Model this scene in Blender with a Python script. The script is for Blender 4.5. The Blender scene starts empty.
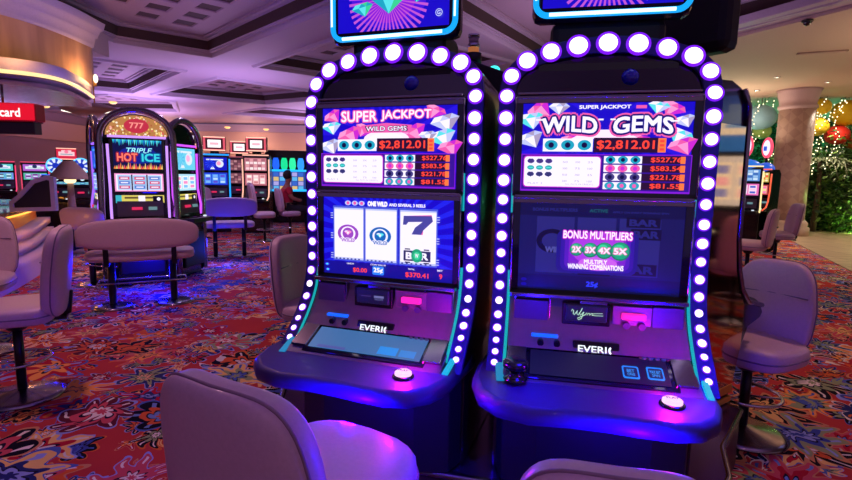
import bpy, bmesh, math, random
from math import sin, cos, pi, radians as R_
from mathutils import Vector, Matrix
from mathutils.geometry import tessellate_polygon
random.seed(7)
COL = bpy.context.scene.collection
# ------------------------------------------------------------------ materials
def lin(h):
    h = h.lstrip('#'); v = [int(h[i:i+2], 16)/255 for i in (0, 2, 4)]
    return tuple(c/12.92 if c <= .04045 else ((c+.055)/1.055)**2.4 for c in v)+(1,)
_M = {}
def P(name, col, rough=.5, metal=0., coat=0., bump=0., bscale=40., spec=.5, alpha=1., trans=0.):
    if name in _M: return _M[name]
    m = bpy.data.materials.new(name); m.use_nodes = True
    nt = m.node_tree; b = nt.nodes['Principled BSDF']
    c = lin(col)
    tc = nt.nodes.new('ShaderNodeTexCoord'); nz = nt.nodes.new('ShaderNodeTexNoise')
    nz.inputs['Scale'].default_value = bscale; nt.links.new(tc.outputs['Object'], nz.inputs['Vector'])
    mx = nt.nodes.new('ShaderNodeMix'); mx.data_type = 'RGBA'
    mx.inputs[6].default_value = tuple(x*.9 for x in c[:3])+(1,); mx.inputs[7].default_value = tuple(min(1, x*1.1) for x in c[:3])+(1,)
    nt.links.new(nz.outputs['Fac'], mx.inputs[0]); nt.links.new(mx.outputs[2], b.inputs['Base Color'])
    b.inputs['Roughness'].default_value = rough; b.inputs['Metallic'].default_value = metal
    b.inputs['Coat Weight'].default_value = coat; b.inputs['Specular IOR Level'].default_value = spec
    b.inputs['Alpha'].default_value = alpha; b.inputs['Transmission Weight'].default_value = trans
    if bump:
        bp = nt.nodes.new('ShaderNodeBump'); bp.inputs['Strength'].default_value = bump; bp.inputs['Distance'].default_value = .004
        nt.links.new(nz.outputs['Fac'], bp.inputs['Height']); nt.links.new(bp.outputs['Normal'], b.inputs['Normal'])
    _M[name] = m; return m
def E(col, s=1.):
    k = 'glow_%s_%g' % (col, s)
    if k in _M: return _M[k]
    m = bpy.data.materials.new(k); m.use_nodes = True
    b = m.node_tree.nodes['Principled BSDF']; c = lin(col)
    b.inputs['Base Color'].default_value = (.01, .01, .01, 1); b.inputs['Roughness'].default_value = .35
    b.inputs['Emission Color'].default_value = c; b.inputs['Emission Strength'].default_value = s
    _M[k] = m; return m
class NT:
    """tiny node-graph helper"""
    def __init__(s, nt): s.nt = nt
    def v(s, x, sock):
        if isinstance(x, (int, float)): sock.default_value = x
        elif isinstance(x, tuple): sock.default_value = x
        else: s.nt.links.new(x, sock)
    def m(s, op, a, b=0., c=0.):
        n = s.nt.nodes.new('ShaderNodeMath'); n.operation = op
        s.v(a, n.inputs[0]); s.v(b, n.inputs[1]); s.v(c, n.inputs[2]); return n.outputs[0]
    def mix(s, f, a, b):
        n = s.nt.nodes.new('ShaderNodeMix'); n.data_type = 'RGBA'
        s.v(f, n.inputs[0]); s.v(a, n.inputs[6]); s.v(b, n.inputs[7]); return n.outputs[2]
    def vm(s, op, a, b=None):
        n = s.nt.nodes.new('ShaderNodeVectorMath'); n.operation = op
        s.v(a, n.inputs[0])
        if b is not None: s.v(b, n.inputs[1])
        return n
    def ramp(s, f, cols):
        n = s.nt.nodes.new('ShaderNodeValToRGB'); n.color_ramp.interpolation = 'CONSTANT'
        e = n.color_ramp.elements
        while len(e) < len(cols): e.new(.5)
        for i, c in enumerate(cols): e[i].position = i/len(cols); e[i].color = lin(c)
        s.v(f, n.inputs[0]); return n.outputs[0]

def carpet_mat():
    m = bpy.data.materials.new('floral_carpet'); m.use_nodes = True; nt = m.node_tree; b = nt.nodes['Principled BSDF']; g = NT(nt)
    tc = nt.nodes.new('ShaderNodeTexCoord')
    wn = nt.nodes.new('ShaderNodeTexNoise'); wn.inputs['Scale'].default_value = 3.; nt.links.new(tc.outputs['Object'], wn.inputs['Vector'])
    wsc = g.vm('SCALE', g.vm('SUBTRACT', wn.outputs['Color'], (.5, .5, .5)).outputs[0]); wsc.inputs['Scale'].default_value = .30
    base = g.vm('ADD', tc.outputs['Object'], wsc.outputs[0]).outputs[0]
    nb = nt.nodes.new('ShaderNodeTexNoise'); nb.inputs['Scale'].default_value = 1.3; nt.links.new(tc.outputs['Object'], nb.inputs['Vector'])
    col = g.mix(nb.outputs['Fac'], lin('#9c2832'), lin('#cc4a40'))
    dark = ['#10101c', '#16203c', '#14141c', '#5c1c2a', '#1a1a30', '#25365e']
    lite = ['#6f8cc4', '#e0b080', '#d8d4c8', '#d47030', '#8f9fd8', '#c88a60', '#4a64b0', '#e8e0d0']
    mids = ['#d46030', '#3c4c9c', '#b01c30', '#e8c070', '#c8505c', '#28306c', '#90a070', '#f0a050']
    def layer(col, scale, off, rad, thr, seed, spiky):
        mp = nt.nodes.new('ShaderNodeMapping'); mp.inputs['Location'].default_value = off; mp.inputs['Rotation'].default_value = (0, 0, seed)
        mp.inputs['Scale'].default_value = (scale, scale, 1e-4); nt.links.new(base, mp.inputs['Vector'])
        vo = nt.nodes.new('ShaderNodeTexVoronoi'); vo.voronoi_dimensions = '2D'; vo.inputs['Scale'].default_value = 1.; vo.inputs['Randomness'].default_value = .55
        nt.links.new(mp.outputs[0], vo.inputs['Vector'])
        d = g.vm('SUBTRACT', mp.outputs[0], vo.outputs['Position']).outputs[0]
        sp = nt.nodes.new('ShaderNodeSeparateXYZ'); nt.links.new(d, sp.inputs[0])
        cc = nt.nodes.new('ShaderNodeSeparateColor'); nt.links.new(vo.outputs['Color'], cc.inputs[0])
        r1, r2, r3 = cc.outputs
        # stretched blobs so that motifs read as leaves as well as rosettes
        sx = g.m('MULTIPLY', sp.outputs[0], g.m('MULTIPLY_ADD', r3, .7, .7))
        r = g.m('SQRT', g.m('ADD', g.m('MULTIPLY', sx, sx), g.m('MULTIPLY', sp.outputs[1], sp.outputs[1])))
        th = g.m('ADD', g.m('ARCTAN2', sp.outputs[1], sx), g.m('MULTIPLY', r2, 6.28))
        n = g.m('ADD', g.m('FLOOR', g.m('MULTIPLY', r1, 6.)), 5.)
        pet = g.m('ABSOLUTE', g.m('COSINE', g.m('MULTIPLY', g.m('MULTIPLY', th, n), .5)))
        if spiky: pet = g.m('POWER', pet, 2.2)
        R = g.m('MULTIPLY', g.m('MULTIPLY_ADD', pet, .5, .5), rad)
        R = g.m('MULTIPLY', R, g.m('MULTIPLY_ADD', r3, .35, .75))
        q = g.m('DIVIDE', r, R)
        on = g.m('GREATER_THAN', r2, thr)
        c1 = g.ramp(r2, lite); c2 = g.ramp(r1, dark if not spiky else mids); c3 = g.ramp(r3, mids)
        c4 = g.ramp(g.m('FRACT', g.m('MULTIPLY', r3, 3.7)), lite)
        def st(col, c, t): return g.mix(g.m('MULTIPLY', on, g.m('LESS_THAN', q, t)), col, c)
        col = st(col, c1, 1.0); col = st(col, c2, .9)
        # petal ribs
        rib = g.m('GREATER_THAN', g.m('COSINE', g.m('MULTIPLY', g.m('MULTIPLY', th, n), 1.)), .93)
        col = g.mix(g.m('MULTIPLY', g.m('MULTIPLY', on, rib), g.m('LESS_THAN', q, .8)), col, c4)
        col = st(col, c3, .55); col = st(col, lin('#16182c'), .34); col = st(col, c4, .27); col = st(col, c3, .13)
        return col
    col = layer(col, 4.6, (9.1, 2.7, 0), .50, .42, .9, True)
    col = layer(col, 3.4, (3.1, 1.7, 0), .50, .40, .5, False)
    col = layer(col, 2.2, (.3, .8, 0), .52, .40, 1.1, True)
    col = layer(col, 1.9, (5.2, 2.6, 0), .52, .44, .2, False)
    col = layer(col, 1.45, (1.6, 7.7, 0), .50, .50, 2.1, True)
    nz = nt.nodes.new('ShaderNodeTexNoise'); nz.inputs['Scale'].default_value = 260.; nt.links.new(tc.outputs['Object'], nz.inputs['Vector'])
    bp = nt.nodes.new('ShaderNodeBump'); bp.inputs['Strength'].default_value = .5; bp.inputs['Distance'].default_value = .003
    nt.links.new(nz.outputs['Fac'], bp.inputs['Height']); nt.links.new(bp.outputs['Normal'], b.inputs['Normal'])
    nt.links.new(col, b.inputs['Base Color']); b.inputs['Roughness'].default_value = .95; b.inputs['Specular IOR Level'].default_value = .1
    return m
def wood_mat(name, a, c, scale=6.):
    m = bpy.data.materials.new(name); m.use_nodes = True; nt = m.node_tree; b = nt.nodes['Principled BSDF']; g = NT(nt)
    tc = nt.nodes.new('ShaderNodeTexCoord'); mp = nt.nodes.new('ShaderNodeMapping'); mp.inputs['Scale'].default_value = (scale, scale, .35)
    nt.links.new(tc.outputs['Object'], mp.inputs['Vector'])
    nz = nt.nodes.new('ShaderNodeTexNoise'); nz.inputs['Scale'].default_value = 1.4; nz.inputs['Detail'].default_value = 6; nt.links.new(mp.outputs[0], nz.inputs['Vector'])
    nt.links.new(g.mix(nz.outputs['Fac'], lin(a), lin(c)), b.inputs['Base Color']); b.inputs['Roughness'].default_value = .35
    return m
def shimmer_mat():
    m = bpy.data.materials.new('column_shimmer_tile'); m.use_nodes = True; nt = m.node_tree; b = nt.nodes['Principled BSDF']; g = NT(nt)
    tc = nt.nodes.new('ShaderNodeTexCoord'); mp = nt.nodes.new('ShaderNodeMapping'); mp.inputs['Scale'].default_value = (5, 5, 5); mp.inputs['Rotation'].default_value = (.5, .6, .8)
    nt.links.new(tc.outputs['Object'], mp.inputs['Vector'])
    ck = nt.nodes.new('ShaderNodeTexChecker'); ck.inputs['Scale'].default_value = 1.; nt.links.new(mp.outputs[0], ck.inputs['Vector'])
    nt.links.new(g.mix(ck.outputs['Fac'], lin('#b8a098'), lin('#c6b2a8')), b.inputs['Base Color']); b.inputs['Roughness'].default_value = .35
    return m
CH = P('polished_chrome', '#c8c8d0', .12, 1.); CHP = P('smoked_chrome', '#9a929e', .2, 1.)
BLK = P('gloss_black_cabinet', '#08080e', .22, 0, .4); BLM = P('satin_black', '#0b0b12', .5); DKG = P('dark_glass', '#05031c', .08, 0, .6)
RIBM = P('violet_black_bezel', '#1e0f78', .4, 0, .3); DECK = P('violet_deck_plastic', '#34206e', .5, 0, .1)
LEA = P('lilac_leather', '#c0a8c0', .42, 0, .08, .15, 90); LEAD = P('leather_piping', '#86708a', .5); LEAW = P('cream_leather', '#d4b6c0', .42, 0, .05, .15, 90)
POLE = P('brushed_dark_steel', '#34303a', .3, .9); MIRR = P('bronze_mirror', '#e0b078', .06, 1.); GOLD = P('gold_trim', '#e0a040', .4, .5)
PANEL = P('pewter_belly_metal', '#847474', .38, .3); PANEL2 = P('pewter_recess', '#544a62', .42, .2)
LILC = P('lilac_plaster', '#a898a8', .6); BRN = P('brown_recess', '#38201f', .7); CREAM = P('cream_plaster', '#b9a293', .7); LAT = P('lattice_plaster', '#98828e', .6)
WOOD = wood_mat('veneer_wood', '#5a3218', '#f0c088', 2.6); DWOOD = wood_mat('dark_plinth_wood', '#1c0c10', '#3a1c1c', 8.)
PURM = P('plinth_metal', '#6a4488', .22, .9)

# ------------------------------------------------------------------ mesh builder
class MB:
    def __init__(s): s.v = []; s.f = []; s.mi = []; s.ms = []; s.sm = []; s.M = Matrix.Identity(4)
    def mid(s, m):
        if m not in s.ms: s.ms.append(m)
        return s.ms.index(m)
    def add(s, vs, fs, m, smooth=False):
        o = len(s.v); s.v += [tuple(s.M @ Vector(v)) for v in vs]
        i = s.mid(m)
        for f in fs: s.f.append(tuple(o+k for k in f)); s.mi.append(i); s.sm.append(smooth)
    def box(s, c, d, m, rz=0, rx=0, ry=0):
        M = Matrix.Translation(c) @ Matrix.Rotation(rz, 4, 'Z') @ Matrix.Rotation(ry, 4, 'Y') @ Matrix.Rotation(rx, 4, 'X')
        x, y, z = (k/2 for k in d)
        vs = [M @ Vector((a*x, b*y, e*z)) for e in (-1, 1) for b in (-1, 1) for a in (-1, 1)]
        s.add(vs, [(0, 2, 3, 1), (4, 5, 7, 6), (0, 1, 5, 4), (2, 6, 7, 3), (0, 4, 6, 2), (1, 3, 7, 5)], m)
    def cyl(s, a, b, r0, m, r1=None, n=16, smooth=True):
        a = Vector(a); b = Vector(b); r1 = r0 if r1 is None else r1
        q = (b-a).to_track_quat('Z', 'Y'); vs = []
        for p, r in ((a, r0), (b, r1)):
            for i in range(n): vs.append(p + q @ Vector((r*cos(2*pi*i/n), r*sin(2*pi*i/n), 0)))
        s.add(vs, [(i, (i+1) % n, n+(i+1) % n, n+i) for i in range(n)], m, smooth)
        s.add(vs, [tuple(range(n-1, -1, -1)), tuple(range(n, 2*n))], m)
    def lathe(s, prof, c, m, n=24, smooth=True):
        vs = [(c[0]+r*cos(2*pi*i/n), c[1]+r*sin(2*pi*i/n), c[2]+z) for r, z in prof for i in range(n)]
        k = len(prof)
        s.add(vs, [(j*n+i, j*n+(i+1) % n, (j+1)*n+(i+1) % n, (j+1)*n+i) for j in range(k-1) for i in range(n)] + [tuple(range(n-1, -1, -1)), tuple(range((k-1)*n, k*n))], m, smooth)
    def tube(s, pts, r, m, n=10, closed=False):
        pts = [Vector(p) for p in pts]; k = len(pts); vs = []
        up = None
        for i, p in enumerate(pts):
            if closed: t = (pts[(i+1) % k]-pts[i-1])
            else: t = pts[min(i+1, k-1)]-pts[max(i-1, 0)]
            t.normalize()
            if up is None: up = t.orthogonal()
            up = (up - t*up.dot(t)).normalized(); w = t.cross(up)
            rr = r[i] if isinstance(r, (list, tuple)) else r
            for j in range(n): vs.append(p + up*(rr*cos(2*pi*j/n)) + w*(rr*sin(2*pi*j/n)))
        fs = [(i*n+j, i*n+(j+1) % n, ((i+1) % k)*n+(j+1) % n, ((i+1) % k)*n+j) for i in range(k if closed else k-1) for j in range(n)]
        if not closed: fs += [tuple(range(n-1, -1, -1)), tuple(range((k-1)*n, k*n))]
        s.add(vs, fs, m, True)
    def prism(s, poly, m, h, frame=None, smooth=False):
        """poly 2D, extruded by h along the third axis of frame (default xy -> z)"""
        F = frame or Matrix.Identity(4); n = len(poly)
        vs = [F @ Vector((p[0], p[1], 0)) for p in poly] + [F @ Vector((p[0], p[1], h)) for p in poly]
        tri = tessellate_polygon([[Vector((p[0], p[1], 0)) for p in poly]])
        fs = [tuple(t) for t in tri] + [tuple(n+k for k in reversed(t)) for t in tri]
        s.add(vs, fs, m); s.add(vs, [(i, (i+1) % n, n+(i+1) % n, n+i) for i in range(n)], m, smooth)
    def ell(s, c, r, m, e1=1., e2=1., nu=24, nv=14, fn=None, M=None):
        """superellipsoid; fn deforms the local point"""
        vs = []
        def pw(x, e): return math.copysign(abs(x)**e, x)
        for j in range(nv+1):
            ph = -pi/2+pi*j/nv
            for i in range(nu):
                th = 2*pi*i/nu
                p = Vector((r[0]*pw(cos(ph), e1)*pw(cos(th), e2), r[1]*pw(cos(ph), e1)*pw(sin(th), e2), r[2]*pw(sin(ph), e1)))
                if fn: p = Vector(fn(p))
                if M: p = M @ p
                vs.append(p+Vector(c))
        s.add(vs, [(j*nu+i, j*nu+(i+1) % nu, (j+1)*nu+(i+1) % nu, (j+1)*nu+i) for j in range(nv) for i in range(nu)], m, True)
    def build(s, name, parent=None, bevel=0, loc=None, sub=0, solid=0):
        me = bpy.data.meshes.new(name); me.from_pydata(s.v, [], s.f)
        for m in s.ms: me.materials.append(m)
        for p, i, sm in zip(me.polygons, s.mi, s.sm): p.material_index = i; p.use_smooth = sm
        bm = bmesh.new(); bm.from_mesh(me); bmesh.ops.remove_doubles(bm, verts=bm.verts, dist=1e-5)
        if len(bm.faces) < 60000 and not getattr(s, 'keep', False): bmesh.ops.recalc_face_normals(bm, faces=bm.faces)
        bm.to_mesh(me); bm.free()
        o = bpy.data.objects.new(name, me); COL.objects.link(o)
        if parent: o.parent = parent
        if loc: o.location = loc
        if bevel:
            b = o.modifiers.new('b', 'BEVEL'); b.width = bevel; b.segments = 2; b.limit_method = 'ANGLE'; b.angle_limit = .6
        if sub:
            b = o.modifiers.new('s', 'SUBSURF'); b.levels = b.render_levels = sub
        return o
def tag(o, label, cat, group=None, kind=None):
    o['label'] = label; o['category'] = cat
    if group: o['group'] = group
    if kind: o['kind'] = kind
    return o
def empty(name, loc, rz, label, cat, group=None):
    o = bpy.data.objects.new(name, None); COL.objects.link(o); o.location = loc; o.rotation_euler = (0, 0, rz); o.empty_display_size = .1
    return tag(o, label, cat, group)
def struct(o): o['kind'] = 'structure'; return o
def kids(o): return [c for c in bpy.data.objects if c.parent == o]
def dup(o, parent=None, loc=None, rz=None, label=None, group=None, scale=None):
    c = o.copy(); COL.objects.link(c)
    if parent: c.parent = parent
    if loc: c.location = loc
    if rz is not None: c.rotation_euler = (0, 0, rz)
    if label: c['label'] = label
    if group: c['group'] = group
    if scale: c.scale = (scale,)*3
    for k in kids(o): dup(k, c)
    return c
# ------------------------------------------------------------------ screen art
_T = {}
def glyphs(txt, bold):
    if (txt, bold) in _T: return _T[(txt, bold)]
    cu = bpy.data.curves.new('t', 'FONT'); cu.body = txt; cu.size = 1; cu.offset = bold; cu.resolution_u = 3; cu.fill_mode = 'FRONT'
    o = bpy.data.objects.new('t', cu); COL.objects.link(o)
    dg = bpy.context.evaluated_depsgraph_get(); dg.update()
    me = o.evaluated_get(dg).to_mesh()
    vs = [(v.co.x, v.co.y) for v in me.vertices]; fs = [tuple(p.vertices) for p in me.polygons]
    o.evaluated_get(dg).to_mesh_clear(); bpy.data.objects.remove(o); bpy.data.curves.remove(cu)
    _T[(txt, bold)] = (vs, fs); return vs, fs
class Art(MB):
    """flat artwork on a W x H panel; u,v in 0..1; layers stack by a fraction of a millimetre"""
    def __init__(s, W, H, frame=None, step=.0005):
        super().__init__(); s.W = W; s.H = H; s.F = frame or Matrix.Identity(4); s.st = step; s.keep = True; s.L = 0
    def pt(s, u, v, l): return s.F @ Vector(((u-.5)*s.W, -l*s.st, (v-.5)*s.H))
    def poly(s, pts, m, l=None):
        if l is None: s.L += 1; l = s.L
        tri = tessellate_polygon([[Vector((p[0]*s.W, p[1]*s.H, 0)) for p in pts]])
        s.add([s.pt(u, v, l) for u, v in pts], [tuple(t) for t in tri], m)
    def rect(s, u0, v0, u1, v1, m, l=None, r=0.):
        if r:
            rx, ry = r/s.W, r/s.H; pts = []
            for cx, cy, a in ((u1-rx, v1-ry, 0), (u0+rx, v1-ry, 90), (u0+rx, v0+ry, 180), (u1-rx, v0+ry, 270)):
                for k in range(5): t = R_(a+k*22.5); pts.append((cx+rx*cos(t), cy+ry*sin(t)))
        else: pts = [(u0, v0), (u1, v0), (u1, v1), (u0, v1)]
        s.poly(pts, m, l)
    def disc(s, u, v, ru, m, rv=None, l=None, n=20):
        rv = rv or ru*s.W/s.H
        s.poly([(u+ru*cos(2*pi*i/n), v+rv*sin(2*pi*i/n)) for i in range(n)], m, l)
    def text(s, txt, u, v, w, h, m, bold=.02, l=None, warp=None, slant=0.):
        if l is None: s.L += 1; l = s.L
        b0, fs = glyphs(txt, 0.)
        x0 = min(p[0] for p in b0); x1 = max(p[0] for p in b0); y0 = min(p[1] for p in b0); y1 = max(p[1] for p in b0)
        n = 1 if bold < .015 else 4 if bold < .06 else 12
        for k in range(n):
            ox, oy = (bold*cos(2*pi*k/n+.78), bold*sin(2*pi*k/n+.78)) if n > 1 else (0, 0); out = []
            for x, y in b0:
                a = (x+ox-x0)/(x1-x0)-.5; c = (y+oy-y0)/(y1-y0)-.5
                uu = u+a*w+slant*c*h; vv = v+c*h*(1+(warp[1]*abs(a)*2 if warp else 0))+(warp[0]*(1-4*a*a) if warp else 0)
                out.append(s.pt(uu, vv, l))
            s.add(out, fs, m)
    def gem(s, u, v, r, cols, rot=0., l=None, flat=.75):
        k = s.W/s.H; out = [(-.6, .55), (.6, .55), (1, .15), (0, -.9), (-1, .15)]
        def T(p): x, y = p[0]*cos(rot)-p[1]*sin(rot), p[0]*sin(rot)+p[1]*cos(rot); return (u+x*r, v+y*r*k*flat)
        s.poly([T(p) for p in out], cols[0]); a = s.L+1; s.L += 1
        for pts, c in (([(-.6, .55), (0, .55), (-.35, .15), (-1, .15)], 1), ([(0, .55), (.6, .55), (.35, .15)], 2), ([(-.35, .15), (.35, .15), (0, -.9)], 1), ([(.35, .15), (1, .15), (0, -.9)], 2)):
            s.poly([T(p) for p in pts], cols[c], a)
    def rays(s, u, v, r0, r1, n, m, l=None, a0=0., a1=2*pi):
        if l is None: s.L += 1; l = s.L
        k = s.W/s.H
        for i in range(n):
            t = a0+(a1-a0)*(i+.5)/n; d = (a1-a0)/n*.22
            def cl(x, y):
                f = 1.
                if x: f = min(f, ((1-u)/x if x > 0 else -u/x))
                if y: f = min(f, ((1-v)/y if y > 0 else -v/y))
                return (u+x*f, v+y*f)
            s.poly([(u+r0*cos(t), v+r0*k*sin(t)), cl(r1*cos(t-d), r1*k*sin(t-d)), cl(r1*cos(t+d), r1*k*sin(t+d))], m, l)
W1 = E('#f4ecff', 1.15); BL1 = E('#1204cc', 1.); BL2 = E('#2c3cff', 1.1); BL0 = E('#120a90', .9); NAV = E('#0c0848', .8); PK = E('#f25cb0', 1.05); PK2 = E('#ff96d2', 1.1)
PU = E('#8a1ce0', 1.); MG = E('#d428d8', 1.); RD = E('#ff4436', 1.1); DRD = E('#2a0c30', .9); OR = E('#ff7a3a', 1.1); CY = E('#58e0e8', 1.1); CY2 = E('#18a8c8', 1.); GN = E('#16a878', 1.); GN2 = E('#38d898', 1.)
LB = E('#c4ccff', 1.05); GR = E('#b8a8d0', .9); DGR = E('#4a4490', .8); WP = E('#ffe0ff', 1.2)
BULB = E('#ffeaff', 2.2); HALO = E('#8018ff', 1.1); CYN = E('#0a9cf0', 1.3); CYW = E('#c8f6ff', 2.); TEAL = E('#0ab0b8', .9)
def symbol3(a, u, v, w, cols):
    for k in range(3):
        uu = u+(k-1)*w; a.disc(uu, v, w*.40, cols[0], rv=w*.42*a.W/a.H*.75, l=a.L+1); a.disc(uu, v, w*.17, cols[1], l=a.L+2)
    a.L += 2
def money(a, title_small):
    PKS = (PK, PK2, MG); CYS = (CY, W1, LB); WHS = (LB, W1, GR)
    if title_small:
        pos = [(.10, .93, .07, PKS, .9), (.05, .82, .07, CYS, .2), (.22, .95, .05, WHS, 0), (.05, .60, .07, WHS, .5), (.88, .93, .06, PKS, -.6), (.95, .80, .05, WHS, .4), (.80, .95, .05, CYS, -.2), (.93, .64, .06, CYS, -.5), (.95, .53, .07, PKS, .4), (.30, .58, .06, PKS, .3), (.70, .58, .06, PKS, -.3)]
    else:
        pos = [(.08, .90, .06, PKS, .7), (.07, .76, .06, CYS, .2), (.06, .52, .07, WHS, .4), (.22, .66, .08, PKS, .5), (.33, .72, .06, PKS, -.5), (.70, .68, .08, PKS, .6), (.85, .93, .06, PKS, -.5), (.92, .80, .08, WHS, .3), (.90, .62, .08, CYS, .4), (.96, .50, .07, PKS, .3), (.80, .64, .05, WHS, .1)]
    for u, v, r, c, t in pos: a.gem(u, v, r*1.3, c, t)
def paytable(a, bits):
    # jackpot bar
    a.L += 1; a.rect(.13, .455, .43, .60, W1); symbol3(a, .28, .527, .10, (CY2, NAV))
    a.rect(.435, .445, .805, .61, DRD); a.text('$2,812.01', .62, .527, .33, .105, RD, .03)
    a.rect(.805, .45, .85, .605, OR); 
    for k in range(3): a.rect(.815, .47+k*.045, .84, .495+k*.045, RD, a.L+1)
    a.L += 1
    a.rect(0, 0, 1, .425, PU); a.rect(.005, .02, .995, .415, E('#3a10a0', .9))
    a.rect(.015, .045, .485, .405, MG, None, .012); a.rect(.02, .055, .48, .395, W1, None, .012)
    for r, c in enumerate((('#4a3a90', '#e8a0e0'), ('#28b8c0', '#58e8e0'), ('#3a3a80', '#c8c8ff'))):
        v = .345-r*.075
        for k in range(3):
            a.disc(.06+k*.055, v, .022, E(c[0], .9), rv=.026, l=a.L+1)
            if r == 1: a.rect(.047+k*.055, v-.006, .073+k*.055, v+.008, E(c[1]), a.L+2)
            else: a.poly([(.045+k*.055, v+.026), (.075+k*.055, v+.026), (.062+k*.055, v-.035)], E(c[0], .8), a.L+2)
    a.L += 2
    for r in range(4):
        for c in range(3): a.text(('50', '100', '200', '300', '25', '75')[(r*3+c*2) % 6], .27+c*.075, .335-r*.072, .03, .022, GR, .01, l=a.L+1)
    a.text('ALL PAYS IN CREDITS', .36, .085, .17, .016, GR, .01, l=a.L+1)
    a.text('PLAY 3', .09, .09, .09, .02, GR, .01, l=a.L+1); a.L += 1
    for r, amt in enumerate(('$527.76', '$583.54', '$221.78', '$81.55')):
        v = .365-r*.096; cs = ((CY2, NAV), (PK, MG), (DGR, NAV), (CY2, PK))[r]
        a.rect(.50, v-.04, .72, v+.04, W1); symbol3(a, .61, v, .072, cs)
        a.rect(.72, v-.04, .955, v+.04, DRD); a.text(amt, .855, v, .17, .058, RD, .03); a.rect(.935, v-.038, .962, v+.038, OR)
def art_wild(a):
    a.rect(0, 0, 1, 1, BL1); a.rays(.5, .75, .1, .95, 26, E('#2410e4', 1.)); money(a, True)
    a.poly([(.30, .60), (.70, .60), (.60, .70), (.40, .70)], WP)
    a.text('SUPER JACKPOT', .49, .945, .30, .05, W1, .04); a.rect(.67, .93, .73, .965, PK)
    for b, m, dx in ((.20, PK, 0), (.12, NAV, 0), (.09, BL0, 0), (.04, W1, 0)):
        a.text('WILD', .285, .735, .325, .165, m, b, warp=(.03, .02)); a.text('GEMS', .715, .735, .335, .165, m, b, warp=(.03, .02))
    for (u, v, w) in ((.105, .81, .05), (.47, .81, .03), (.54, .81, .03), (.895, .79, .04)): a.rect(u-w/2, v-.008, u+w/2, v+.01, W1)
    paytable(a, 0)
def art_super(a):
    a.rect(0, 0, 1, 1, BL1); a.rays(.5, .6, .1, .95, 26, E('#2410e4', 1.)); money(a, False)
    a.disc(.5, .60, .17, WP, rv=.11); a.disc(.5, .60, .13, W1, rv=.08)
    a.poly([(.33, .68), (.67, .68), (.69, .77), (.5, .80), (.31, .77)], PK)
    a.text('WILD GEMS', .5, .73, .31, .06, NAV, .07); a.text('WILD GEMS', .5, .73, .30, .055, W1, .015)
    for b, m in ((.10, PK), (.02, W1)): a.text('SUPER', .295, .885, .27, .13, m, b); a.text('JACKPOT', .645, .885, .36, .13, m, b)
    paytable(a, 0)
def wildsym(a, u, v, c1, c2, t='WILD'):
    a.disc(u, v, .085, c1, rv=.115); a.disc(u, v, .06, W1, rv=.09); a.disc(u, v, .045, c1, rv=.075)
    a.gem(u, v+.015, .03, (c2, W1, c2)); a.text(t, u, v-.085, .11, .045, W1, .12); a.text(t, u, v-.085, .11, .045, c1, .03)
def bar(a, u, v, w, h, c, bg): a.rect(u-w/2, v-h/2, u+w/2, v+h/2, c); a.text('BAR', u, v, w*.8, h*.62, bg, .05)
def art_reels(a):
    a.rect(0, 0, 1, 1, BL1); a.rays(.5, .5, .1, 1.1, 40, E('#1c22f0', 1.)); a.rect(0, 0, 1, .165, E('#14109c', .9))
    for k in range(3): a.disc(.20+k*.055, .93, .024, LB, rv=.03, l=a.L+1); a.disc(.20+k*.055, .93, .012, PK, l=a.L+2)
    a.L += 2; a.text('ONE WILD', .435, .93, .15, .055, W1, .08); a.text('AND SEVERAL 3 REELS', .66, .925, .27, .035, W1, .05)
    x = [(.09, .325), (.345, .585), (.615, .88)]
    for u0, u1 in x:
        a.rect(u0-.01, .18, u1+.01, .89, E('#5060e0', 1.)); a.rect(u0, .20, u1, .865, W1); a.rect(u0, .845, u1, .865, LB); a.rect(u0, .20, u1, .225, LB)
        for k in range(7): a.rect(u0+.01+k*(u1-u0-.02)/7, .20, u0+.025+k*(u1-u0-.02)/7, .215, DGR, a.L+1)
        a.L += 1
    for k in range(3):
        for j in range(3): a.rect(.065, .79-k*.26-j*.03, .085, .80-k*.26-j*.03, LB, a.L+1); a.rect(.885, .79-k*.26-j*.03, .905, .80-k*.26-j*.03, LB, a.L+1)
    a.L += 1
    wildsym(a, .207, .54, E('#a048c8', 1.), PK2); wildsym(a, .465, .53, E('#1068c0', 1.), CY)
    for m, k in ((PK, .012), (E('#4a48a0', 1.), 0)):
        a.poly([(.645+k, .80), (.85, .81+k), (.86, .745), (.79, .63), (.775+k, .575), (.705, .575), (.73, .66), (.785, .735), (.68, .725), (.665, .69), (.64, .69)], m)
    bar(a, .747, .31, .20, .13, E('#303060', .9), W1)
    for du in (-.07, .07): a.rect(.747+du-.02, .22, .747+du+.02, .235, NAV, a.L+1); a.rect(.747+du-.02, .385, .747+du+.02, .40, NAV, a.L+1)
    a.L += 1; a.disc(.747, .315, .042, GN, rv=.085); a.disc(.747, .315, .025, GN2, rv=.05); a.text('W', .747, .315, .025, .05, W1, .03)
    a.text('$0.00', .31, .075, .11, .06, RD, .03); a.rect(.41, .035, .50, .145, E('#2a80ff', 1.1), None, .006); a.text('25¢', .455, .09, .07, .07, W1, .05)
    a.text('$370.41', .75, .07, .17, .065, RD, .03); a.text('9', .925, .08, .02, .06, RD, .03)
    a.text('CREDIT', .235, .155, .06, .018, W1, .02); a.text('COIN VALUE', .455, .165, .12, .018, W1, .02); a.text('TOTAL', .71, .145, .05, .018, W1, .02); a.text('BET', .92, .155, .04, .02, W1, .02)
    a.disc(.045, .13, .018, BL2, rv=.02, l=a.L+1); a.disc(.05, .06, .018, BL2, rv=.02, l=a.L+1); a.disc(.045, .13, .010, CY, rv=.010, l=a.L+2); a.disc(.05, .06, .010, CY, rv=.010, l=a.L+2)
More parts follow.
